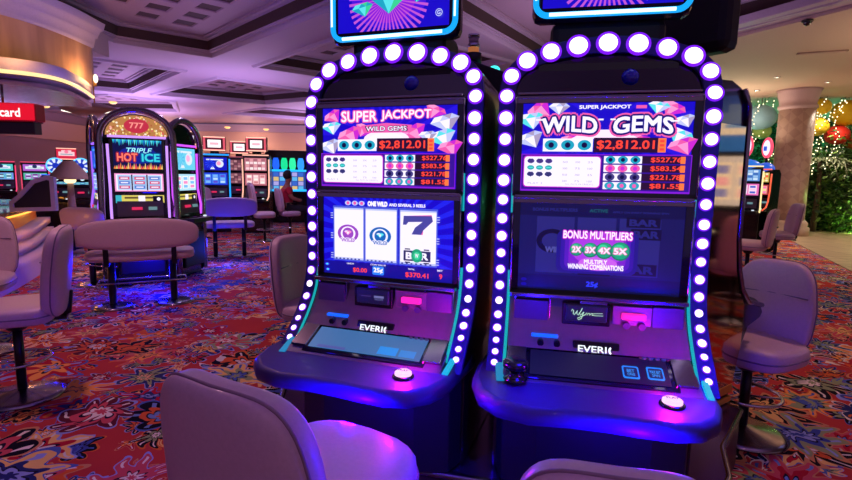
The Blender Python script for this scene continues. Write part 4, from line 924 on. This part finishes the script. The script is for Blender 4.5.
g.box((-11, e_[1]+.35, 3.80), (10, .7, .4), LILC); g.build('cornice', t)
g = MB(); strip_wall(g, CP, 2.78, 2.93, LILC, .0, .02); strip_wall(g, CP, 2.93, 2.95, LILC, .02, -.25)
strip_wall(g, CP, 2.66, 2.72, LILC, -.20, .0); g.prism([(p[0]-.05, p[1]+.05) for p in CP]+back, P('soffit_metal', '#a08098', .25, .5), .06, Matrix.Translation((0, 0, 2.60))); g.build('soffit', t)
g = MB(); g.tube([(p[0]+.015, p[1], 2.755) for p in CP], .026, E('#ffdc9a', 1.35), 8); g.build('edge_light', t)
g = MB(); g.tube([(p[0]-.03, p[1], 2.895) for p in CP], .010, E('#ffb890', .8), 6); g.build('edge_light', t)
# wall lantern at canopy corner
g = MB(); g.box((-5.80, 9.02, 3.0), (.04, .04, .12), GOLD); g.ell((-5.74, 8.95, 3.06), (.035, .035, .075), E('#fff0d0', 2.)); tag(g.build('wall_lantern'), 'small glowing lantern at the end of the wood canopy', 'lantern')
# sign
t = empty('cashier_sign', (-6.00, 6.80, 2.25), R_(6), 'red hanging sign with white lettering reading card', 'sign')
g = MB(); g.box((0, .1, 0), (1.52, .22, .235), P('sign_red', '#d01030', .4)); g.build('sign_case', t, .02)
g = MB(); g.box((0, -.012, 0), (1.50, .006, .215), E('#e8102c', 1.)); fo = g.build('sign_face', t)
a = Art(1.5, .215, Matrix.Translation((0, -.016, 0)), .001); a.L = 1; a.text('card', .80, .46, .165, .52, E('#fff4f4', 1.2), .03); a.build('sign_lettering', fo)
g = MB(); g.box((-.02, .12, -.20), (1.45, .16, .17), P('dark_sign_base', '#3c2a34', .4)); g.box((-.02, .10, -.125), (1.5, .2, .02), CHP); g.build('sign_base', t, .01)
for x in (-.5, .3): g = MB(); g.cyl((x, .1, .1), (x, .1, .37), .015, CHP, n=8); g.build('hanger', t)
# counter
CC = spline([(-4.6, 3.6), (-5.05, 5.2), (-5.45, 6.3), (-6.0, 7.5), (-6.6, 8.5), (-7.1, 9.3)], 6)
t = empty('cashier_counter', (0, 0, 0), 0, 'long curved counter with dark top, amber lit front and lilac ribbed steps', 'counter')
g = MB(); bk = [(-8.6, 9.9), (-9.0, 7.6), (-6.6, 3.6)]; g.prism(CC+bk, P('counter_top', '#120a10', .25, 0, .5), .05, Matrix.Translation((0, 0, .86))); g.build('countertop', t)
g = MB(); strip_wall(g, CC, .62, .86, P('amber_panel', '#c8863a', .4), -.10, -.12); g.build('front_panel', t)
g = MB()
for (z0, z1, o0, o1) in ((.62, .62, -.10, .10), (.52, .62, .10, .10), (.52, .52, .10, .02), (.44, .52, .02, .02), (.44, .44, .02, .14), (.36, .44, .14, .14), (.36, .36, .14, .06), (.28, .36, .06, .06), (.28, .28, .06, .2), (.20, .28, .2, .2), (0, .20, .25, .2)): strip_wall(g, CC, z0, z1, P('ribbed_plaster', '#b09cb4', .5), o0, o1)
g.build('ribbed_base', t)
g = MB(); g.tube([(p[0]+.02, p[1], .845) for p in CC], .012, E('#ffb040', 2.), 6); g.build('edge_light', t)
# angled partition on counter
t = empty('angled_partition', (-5.42, 6.9, .91), R_(8), 'white framed slanted partition with dark panel standing on the counter', 'partition')
Fz = Matrix(((1, 0, 0, 0), (0, 0, 1, 0), (0, 1, 0, 0), (0, 0, 0, 1)))
o_ = [(-.28, 0), (.30, .02), (.30, .48), (.20, .50), (.02, .44), (-.16, .24), (-.28, .14)]; i_ = inset(o_, .055)
g = MB(); g.keep = False
n = len(o_)
for y in (0, .07): g.add([(x, y, z) for x, z in o_]+[(x, y, z) for x, z in i_], [(j, (j+1) % n, n+(j+1) % n, n+j) for j in range(n)], P('white_frame', '#c4b8cc', .4))
g.add([(x, 0, z) for x, z in o_]+[(x, .07, z) for x, z in o_], [(j, (j+1) % n, n+(j+1) % n, n+j) for j in range(n)], P('white_frame', '', .4)); g.add([(x, 0, z) for x, z in i_]+[(x, .07, z) for x, z in i_], [(j, (j+1) % n, n+(j+1) % n, n+j) for j in range(n)], P('white_frame', '', .4)); g.build('frame', t)
g = MB(); g.prism(i_, P('dark_partition_panel', '#241424', .4), .03, Fz @ Matrix.Translation((0, 0, .02))); g.build('panel', t)
# lamp
t = empty('table_lamp', (-6.33, 8.98, .91), 0, 'lamp with wide beige shade on a tapered lilac post by the counter', 'lamp')
g = MB(); g.lathe([(.13, -.91), (.13, -.85), (.10, -.5), (.06, .0), (.045, .35)], (0, 0, 0), P('lamp_post', '#a89098', .5), 20); g.build('post', t)
g = MB(); g.lathe([(.33, .42), (.31, .46), (.10, .72), (.09, .74), (.02, .74)], (0, 0, 0), P('lamp_shade_fabric', '#d8b8a0', .7), 28); g.lathe([(.30, .425), (.10, .70)], (0, 0, 0), E('#e8b080', .8), 28); g.build('lamp_shade', t)
g = MB(); g.ell((0, 0, .40), (.09, .09, .06), E('#ffe0a0', 2.)); g.build('bulb', t)
# ceiling lights at the back left
for k, (px_, py_) in enumerate(((-15.2, 20.5), (-13.6, 19.5), (-14.4, 23), (-12.4, 22), (-11.6, 19.0), (-9.6, 24.6), (-5.9, 25.4), (-8.0, 25.4), (-13.2, 25))):
    g = MB(); g.lathe([(.02, -.07), (.08, -.06), (.13, -.02), (.14, 0), (.12, .02)], (px_, py_, 3.98-(.0 if py_ < 24.5 else .35)), E('#ffc878', 1.6), 16); tag(g.build('ceiling_light'), 'small amber glowing ceiling light far back in the hall', 'ceiling light', 'amber ceiling lights far back')
t = empty('chandelier', (-9.7, 15.0, 3.2), 0, 'wide shallow brown chandelier hanging over the far lounge', 'chandelier')
g = MB(); g.lathe([(.05, -.25), (.5, -.12), (.85, .0), (.80, .05), (.3, .18), (.05, .22)], (0, 0, 0), P('amber_glass_shade', '#8a6040', .4), 28); g.build('bowl', t)
g = MB(); g.cyl((0, 0, .2), (0, 0, .8), .02, GOLD, n=8); g.build('rod', t)
g = MB(); 
for s in (-1, 1): g.cyl((s*.35, -.3, -.09), (s*.75, -.3, -.02), .03, E('#fff0e0', 2.), n=8)
g.build('light_tubes', t)
# ------------------------------------------------------------------ person in red
def person(loc, rz, label):
    t = empty('person', loc, rz, label, 'person'); SK = P('skin', '#a86c58', .6); RS = P('red_shirt', '#c01c38', .8); TRS = P('dark_trousers', '#1a1420', .8)
    def skin(name, chains, mat, parent):
        me = bpy.data.meshes.new(name); vs = []; es = []; rs = []
        for ch in chains:
            prev = None
            for it in ch:
                if isinstance(it, int): prev = it; continue
                vs.append(it[:3]); rs.append(it[3]); k = len(vs)-1
                if prev is not None: es.append((prev, k))
                prev = k
        me.from_pydata(vs, es, []); o = bpy.data.objects.new(name, me); COL.objects.link(o); o.parent = parent
        sk = o.modifiers.new('skin', 'SKIN'); ld = me.skin_vertices[0].data if me.skin_vertices else None
        if ld is None:
            bpy.context.view_layer.objects.active = o; o.select_set(True); ld = me.skin_vertices[0].data
        for i, r in enumerate(rs): ld[i].radius = (r, r)
        ld[0].use_root = True; sk.use_smooth_shade = True
        sb = o.modifiers.new('sub', 'SUBSURF'); sb.levels = sb.render_levels = 1
        dg = bpy.context.evaluated_depsgraph_get(); m2 = bpy.data.meshes.new_from_object(o.evaluated_get(dg)); o.modifiers.clear(); o.data = m2; m2.materials.clear(); m2.materials.append(mat)
        for p in m2.polygons: p.use_smooth = True
        return o
    # seated: hips at seat height
    body = skin('body', [[(0, -.05, .70, .14), (0, -.07, .85, .125), (0, -.07, 1.02, .15), (0, -.06, 1.15, .12), (0, -.05, 1.25, .055), (0, -.03, 1.30, .06), (0, -.01, 1.38, .085), (0, -.005, 1.47, .075)],
        [3, (.17, -.06, 1.14, .065), (.23, -.02, .95, .05), (.20, .18, .88, .04), (.17, .24, .90, .03)], [3, (-.17, -.06, 1.14, .065), (-.24, -.02, .95, .05), (-.20, .18, .88, .04), (-.17, .24, .90, .03)],
        [0, (.10, .0, .69, .10), (.12, .40, .68, .07), (.12, .42, .30, .05), (.12, .44, .08, .04), (.12, .54, .05, .035)], [0, (-.10, .0, .69, .10), (-.12, .40, .68, .07), (-.12, .42, .30, .05), (-.12, .44, .08, .04), (-.12, .54, .05, .035)]], SK, t)
    sh = skin('shirt', [[(0, -.05, .68, .155), (0, -.07, .85, .145), (0, -.07, 1.02, .17), (0, -.06, 1.15, .135), (0, -.055, 1.20, .08)], [3, (.18, -.06, 1.14, .08), (.22, -.03, 1.0, .065)], [3, (-.18, -.06, 1.14, .08), (-.22, -.03, 1.0, .065)]], RS, t)
    tr_ = skin('trousers', [[(0, -.05, .68, .15), (.10, .0, .68, .115), (.12, .40, .675, .085), (.12, .42, .30, .062), (.12, .44, .10, .055)], [0, (-.10, .0, .68, .115), (-.12, .40, .675, .085), (-.12, .42, .30, .062), (-.12, .44, .10, .055)]], TRS, t)
    h = MB(); h.ell((0, -.03, 1.455), (.10, .115, .115), P('dark_hair', '#1c1210', .7), fn=lambda p: (p.x, p.y if p.y < .05 else .05, p.z)); h.build('hair', t)
    return t
person((-3.15, 11.6, 0), R_(-62), 'person in a red shirt and dark trousers sitting sideways on a cream chair')

# ------------------------------------------------------------------ garden side
def leafmesh(name, n, shape, mats, size, seed, parent=None, kind=None):
    r = random.Random(seed); g = MB(); g.keep = True
    for m in mats:
        vs, fs = [], []
        for i in range(n//len(mats)):
            p = Vector(shape(r)); d = Vector((r.uniform(-1, 1), r.uniform(-1, 1), r.uniform(-.8, .5))).normalized(); w = d.cross(Vector((r.uniform(-1, 1), r.uniform(-1, 1), r.uniform(-1, 1)))).normalized()
            l = size*r.uniform(.6, 1.4); k = len(vs)
            vs += [p-d*l/2, p+w*l*.2, p+d*l/2, p-w*l*.2]; fs.append((k, k+1, k+2, k+3))
        g.add(vs, fs, m)
    return g.build(name, parent)
LF = [P('leaf_dark', '#1c3a14', .5), P('leaf_mid', '#34601e', .5), P('leaf_light', '#6a9438', .5)]; TL = [P('leaf_teal', '#0e7858', .5), P('leaf_green', '#1a6438', .5), P('leaf_sea', '#2c9878', .5)]; BARK = P('bark', '#4a3828', .8)
def tree(label, x, y, H, R, n, seed, group=None, mats=LF, z0=.5):
    t = empty('garden_tree', (x, y, 0), 0, label, 'tree', group); g = MB(); r = random.Random(seed)
    g.tube([(0, 0, 0), (.06, .03, H*.3), (-.04, 0, H*.55), (.05, .02, H*.8)], [.11, .09, .06, .03], BARK, 8)
    for k in range(7): a_ = r.uniform(0, 6.28); z = H*r.uniform(.3, .7); g.tube([(0, 0, z), (R*.35*cos(a_), R*.35*sin(a_), z+H*.12), (R*.8*cos(a_), R*.8*sin(a_), z+H*.18)], [.04, .03, .012], BARK, 6)
    g.build('trunk', t)
    cl = [(r.gauss(0, R*.5), r.gauss(0, R*.5), r.uniform(z0, H), r.uniform(.25, .5)) for _ in range(26)]
    def sh(q): c = cl[q.randrange(len(cl))]; return (c[0]+q.gauss(0, c[3]), c[1]+q.gauss(0, c[3]), max(.05, c[2]+q.gauss(0, c[3]*.7)))
    leafmesh('foliage', n, sh, mats, .15, seed, t); return t
tree('broad leafy dark tree right of the white column', 12.7, 15.4, 2.7, 1.1, 6500, 1)
tree('lighter green shrub tree at the right edge of the garden', 13.6, 16.0, 2.3, .9, 5000, 2, mats=[LF[1], LF[2], LF[0]])
tree('low dense shrub directly behind the column base', 11.9, 16.4, 1.7, .7, 4200, 3)
tree('tall teal-lit tree behind the column', 13.5, 21.0, 4.4, 2.0, 6000, 4, mats=TL, z0=1.0)
tree('teal-lit tree left of the column behind the oval signs', 11.0, 20.5, 4.3, 1.8, 5500, 5, mats=TL, z0=1.0)
tree('teal-lit tree far right of the garden', 17.0, 20.5, 4.3, 2.0, 5500, 6, mats=TL, z0=1.0)
# palm with arching fronds
t = empty('potted_palm', (11.55, 15.0, 0), 0, 'palm with long pale fronds arching across the column', 'palm'); g = MB(); g.tube([(0, 0, 0), (.05, 0, 1.1), (0, 0, 2.1)], [.09, .07, .05], BARK, 8); g.build('trunk', t)
r = random.Random(8); PALM = P('palm_frond', '#7c8a68', .5)
for k in range(16):
    a_ = k*2.4; u = Vector((cos(a_), sin(a_), 0)); Lk = r.uniform(.8, 1.2); g = MB(); g.keep = True
    pts = [u*Lk*s_/8+Vector((0, 0, 2.1+.5*(s_/8)-.85*(s_/8)**2*r.uniform(.8, 1.2))) for s_ in range(9)]; g.tube(pts, .012, PALM, 5)
    for j in range(1, 9):
        for s_ in (-1, 1):
            w_ = Vector((-u.y, u.x, 0))*s_; p = pts[j]; tip = p+w_*.22+u*.12+Vector((0, 0, -.10)); g.add([p, p+u*.03+w_*.08, tip, p-u*.02+w_*.1], [(0, 1, 2, 3)], PALM)
    g.build('frond', t)
def hedge(q): return (q.uniform(9.5, 24), q.uniform(24.8, 26.2), q.uniform(.1, 3.72))
tag(leafmesh('ivy_backdrop', 26000, hedge, TL, .30, 11), 'dense green foliage covering the garden back wall', 'foliage', kind='stuff')
def ground(q): x = q.uniform(11.4, 20); return (x, q.uniform(14.6, 19) if x > 12 else q.uniform(15.2, 18), abs(q.gauss(0, .25)))
tag(leafmesh('garden_undergrowth', 12000, ground, LF, .16, 12), 'low planting along the garden edge beside the walkway', 'foliage', kind='stuff')
def moss(q): return (10.9+q.gauss(0, .8), 13.2+q.gauss(0, .35), .02)
for k, (x, y, z, r_, c_, lb) in enumerate(((11.55, 15.2, 3.68, .26, '#e0c020', 'round yellow hanging lantern nearest the column, upper one'), (11.50, 15.2, 3.10, .30, '#d8b818', 'round yellow hanging lantern nearest the column, lower one'), (12.35, 15.2, 3.50, .42, '#e8c010', 'large yellow hanging lantern at the right edge'), (12.2, 15.3, 2.88, .32, '#e03020', 'round red hanging lantern among the fairy lights'), (10.0, 15.5, 3.38, .42, '#90c8e0', 'large pale blue hanging lantern left of the column'), (10.15, 15.6, 2.98, .25, '#90c060', 'small pale green hanging lantern below the pale blue one'), (12.75, 15.4, 2.65, .2, '#e07020', 'small orange hanging lantern below the large yellow one'))):
    t = empty('hanging_lantern', (x, y, z), 0, lb, 'lantern'); g = MB(); g.ell((0, 0, 0), (r_, r_, r_*.88), P('lantern_'+c_, c_, .6), 1, 1, 24, 14, fn=lambda p: p*(1+.03*cos(10*math.atan2(p.y, p.x)))); g.build('shade', t)
    g = MB(); g.cyl((0, 0, r_*.8), (0, 0, 3.95-z), .008, BARK, n=6); g.build('cord', t)
FAIRY = E('#fff0c0', 3.)
for k in range(16):
    r = random.Random(40+k); x0 = (9.4, 9.9, 10.2, 11.35, 11.7, 12.0, 12.3, 12.6, 12.9, 9.2, 11.5, 12.1, 12.7, 9.7, 13.2, 11.9)[k]; g = MB(); x, y, z = x0, 15.0+r.uniform(-.3, .6), 3.9; pts = [(x, y, z)]
    while z > (2.7 if x0 < 10.5 else 1.6) and len(pts) < 26:
        x += r.gauss(-.04, .06); y += r.gauss(0, .04); z -= r.uniform(.05, .12); pts.append((x, y, z))
        g.ell((x, y, z), (.016, .016, .02), FAIRY, nu=6, nv=4)
    g.tube(pts, .004, BARK, 4); tag(g.build('fairy_light_string'), 'string of tiny warm fairy lights hanging in front of the green foliage', 'string lights', 'fairy light strings in the garden')

# ------------------------------------------------------------------ light
w = bpy.data.worlds.new('World'); bpy.context.scene.world = w; w.use_nodes = True; nt = w.node_tree; g = NT(nt)
tc = nt.nodes.new('ShaderNodeTexCoord'); sp = nt.nodes.new('ShaderNodeSeparateXYZ'); nt.links.new(tc.outputs['Generated'], sp.inputs[0])
f = g.m('MULTIPLY_ADD', sp.outputs[0], .5, .5)
nt.links.new(g.mix(f, (.34, .20, .62, 1), (.60, .38, .46, 1)), nt.nodes['Background'].inputs['Color']); nt.nodes['Background'].inputs['Strength'].default_value = .40
def light(kind, loc, col, e, size=.3, rot=None, spot=None, sy=None):
    ld = bpy.data.lights.new(kind.lower()+'_lamp', kind); ld.color = lin(col)[:3]; ld.energy = e
    if kind == 'AREA':
        ld.size = size
        if sy: ld.shape = 'RECTANGLE'; ld.size_y = sy
    else: ld.shadow_soft_size = size
    if spot: ld.spot_size = R_(spot); ld.spot_blend = .8
    o = bpy.data.objects.new(kind.lower()+'_lamp', ld); COL.objects.link(o); o.location = loc
    if rot: o.rotation_euler = [R_(a_) for a_ in rot]
    return o
for x, y, c_, e in ((-2.6, 3.6, '#ffb8cc', 72), (3.3, 3.4, '#ffb8b0', 50), (-3.5, 9.0, '#d0b0ff', 120), (2.5, 7.5, '#ffc0a0', 60), (-7.5, 13.5, '#d0a0ff', 220), (0, -1.5, '#ffb0d8', 26)):
    light('SPOT', (x, y, 3.9), c_, e*2.2, .1, (0, 0, 0), 120)
for x, y, e in ((9.2, 11.0, 160), (11.3, 14.2, 160), (14.0, 16.5, 220), (9.0, 7.0, 120)): light('SPOT', (x, y, 3.92), '#ffe6d0', e*2, .08, (0, 0, 0), 130)
for x, y in ((-5, 23), (-9, 23), (-1, 23), (-13, 22)): light('SPOT', (x, y, 3.6), '#ffc8a0', 420, .1, (25, 0, 0), 140)  # spots added to brighten the far end of the hall
for x in (-13, -9, -5, -1): light('POINT', (x, 25.6, 2.9), '#ffc8b0', 60, .1)  # unseen lamps added close to the back wall to lighten its frieze
for x, y in ((11, 19), (14.5, 19), (17, 19)): light('POINT', (x, y, .4), '#60ffc0', 220, .2)
light('POINT', (12.6, 14.4, .25), '#c0ff80', 30, .1)
light('POINT', (-5.35, 7.2, .75), '#ffa040', 7, .05); light('POINT', (-4.95, 5.6, .75), '#ffa040', 5, .05); light('POINT', (-6.6, 9.1, .75), '#ffa040', 4, .05)
for x, y in ((-5.6, 6.6), (-5.9, 8.6)): light('POINT', (x+.35, y, 3.05), '#ffc080', 14, .05)
light('POINT', (-3.35, 5.98, .35), '#0808ff', 45, .1); light('POINT', (-3.2, 8.0, .3), '#1030ff', 20, .1); light('POINT', (-4.5, 6.7, .4), '#2020ff', 14, .1)
for x, y, z, c_, e, sz in ((.5, 3.1, 2.6, '#9078e8', 30, 1.4), (-4.1, 7.3, 2.55, '#a488e8', 42, 1.4), (-2.2, 3.0, 2.3, '#b488e8', 0, .8), (-8.5, 6.5, 2.9, '#c090d0', 0, 1.), (-5, 13.5, 2.6, '#b898e0', 95, 2.5), (-9.5, 17, 2.6, '#b898e0', 160, 2.5), (-2, 19, 2.6, '#c0a0d8', 120, 2.5), (2.5, 8.5, 2.4, '#c8a8d8', 70, 2.), (8.6, 7.4, 2.2, '#ffd8b8', 70, 2.), (8.2, 14.5, 2.5, '#ffd8b8', 70, 2.), (13, 11, 2.2, '#ffd8b8', 80, 2.), (-5, 22.5, 2.4, '#c0a0e0', 260, 3.), (-12, 21, 2.4, '#c0a0e0', 260, 3.), (-9.5, 11.5, 2.4, '#b898e8', 120, 2.), (-2, -1, 2.3, '#b090e0', 60, 2.), (3, -1, 2.3, '#d0a8e0', 50, 2.)):
    if e: light('AREA', (x, y, z), c_, e, sz, (180, 0, 0))  # upward lights without fixtures, added to brighten the ceiling
# ------------------------------------------------------------------ camera
cd = bpy.data.cameras.new('camera'); cam = bpy.data.objects.new('camera', cd); COL.objects.link(cam); bpy.context.scene.camera = cam
cd.sensor_width = 36; cd.lens = 503.3/852*36; cd.clip_start = .02; cd.clip_end = 200
cam.matrix_world = Matrix.Translation((0, 0, 1.5)) @ Matrix.Rotation(R_(90-7.345), 4, 'X') @ Matrix.Rotation(R_(.91), 4, 'Z')
sc = bpy.context.scene; sc.view_settings.view_transform = 'Standard'; sc.view_settings.look = 'None'; sc.view_settings.exposure = 0; sc.view_settings.gamma = 1; sc.view_settings.use_curve_mapping = False
sc.cycles.use_denoising = True; sc.cycles.max_bounces = 6; sc.cycles.sample_clamp_indirect = 4.; sc.cycles.caustics_reflective = False; sc.cycles.caustics_refractive = False
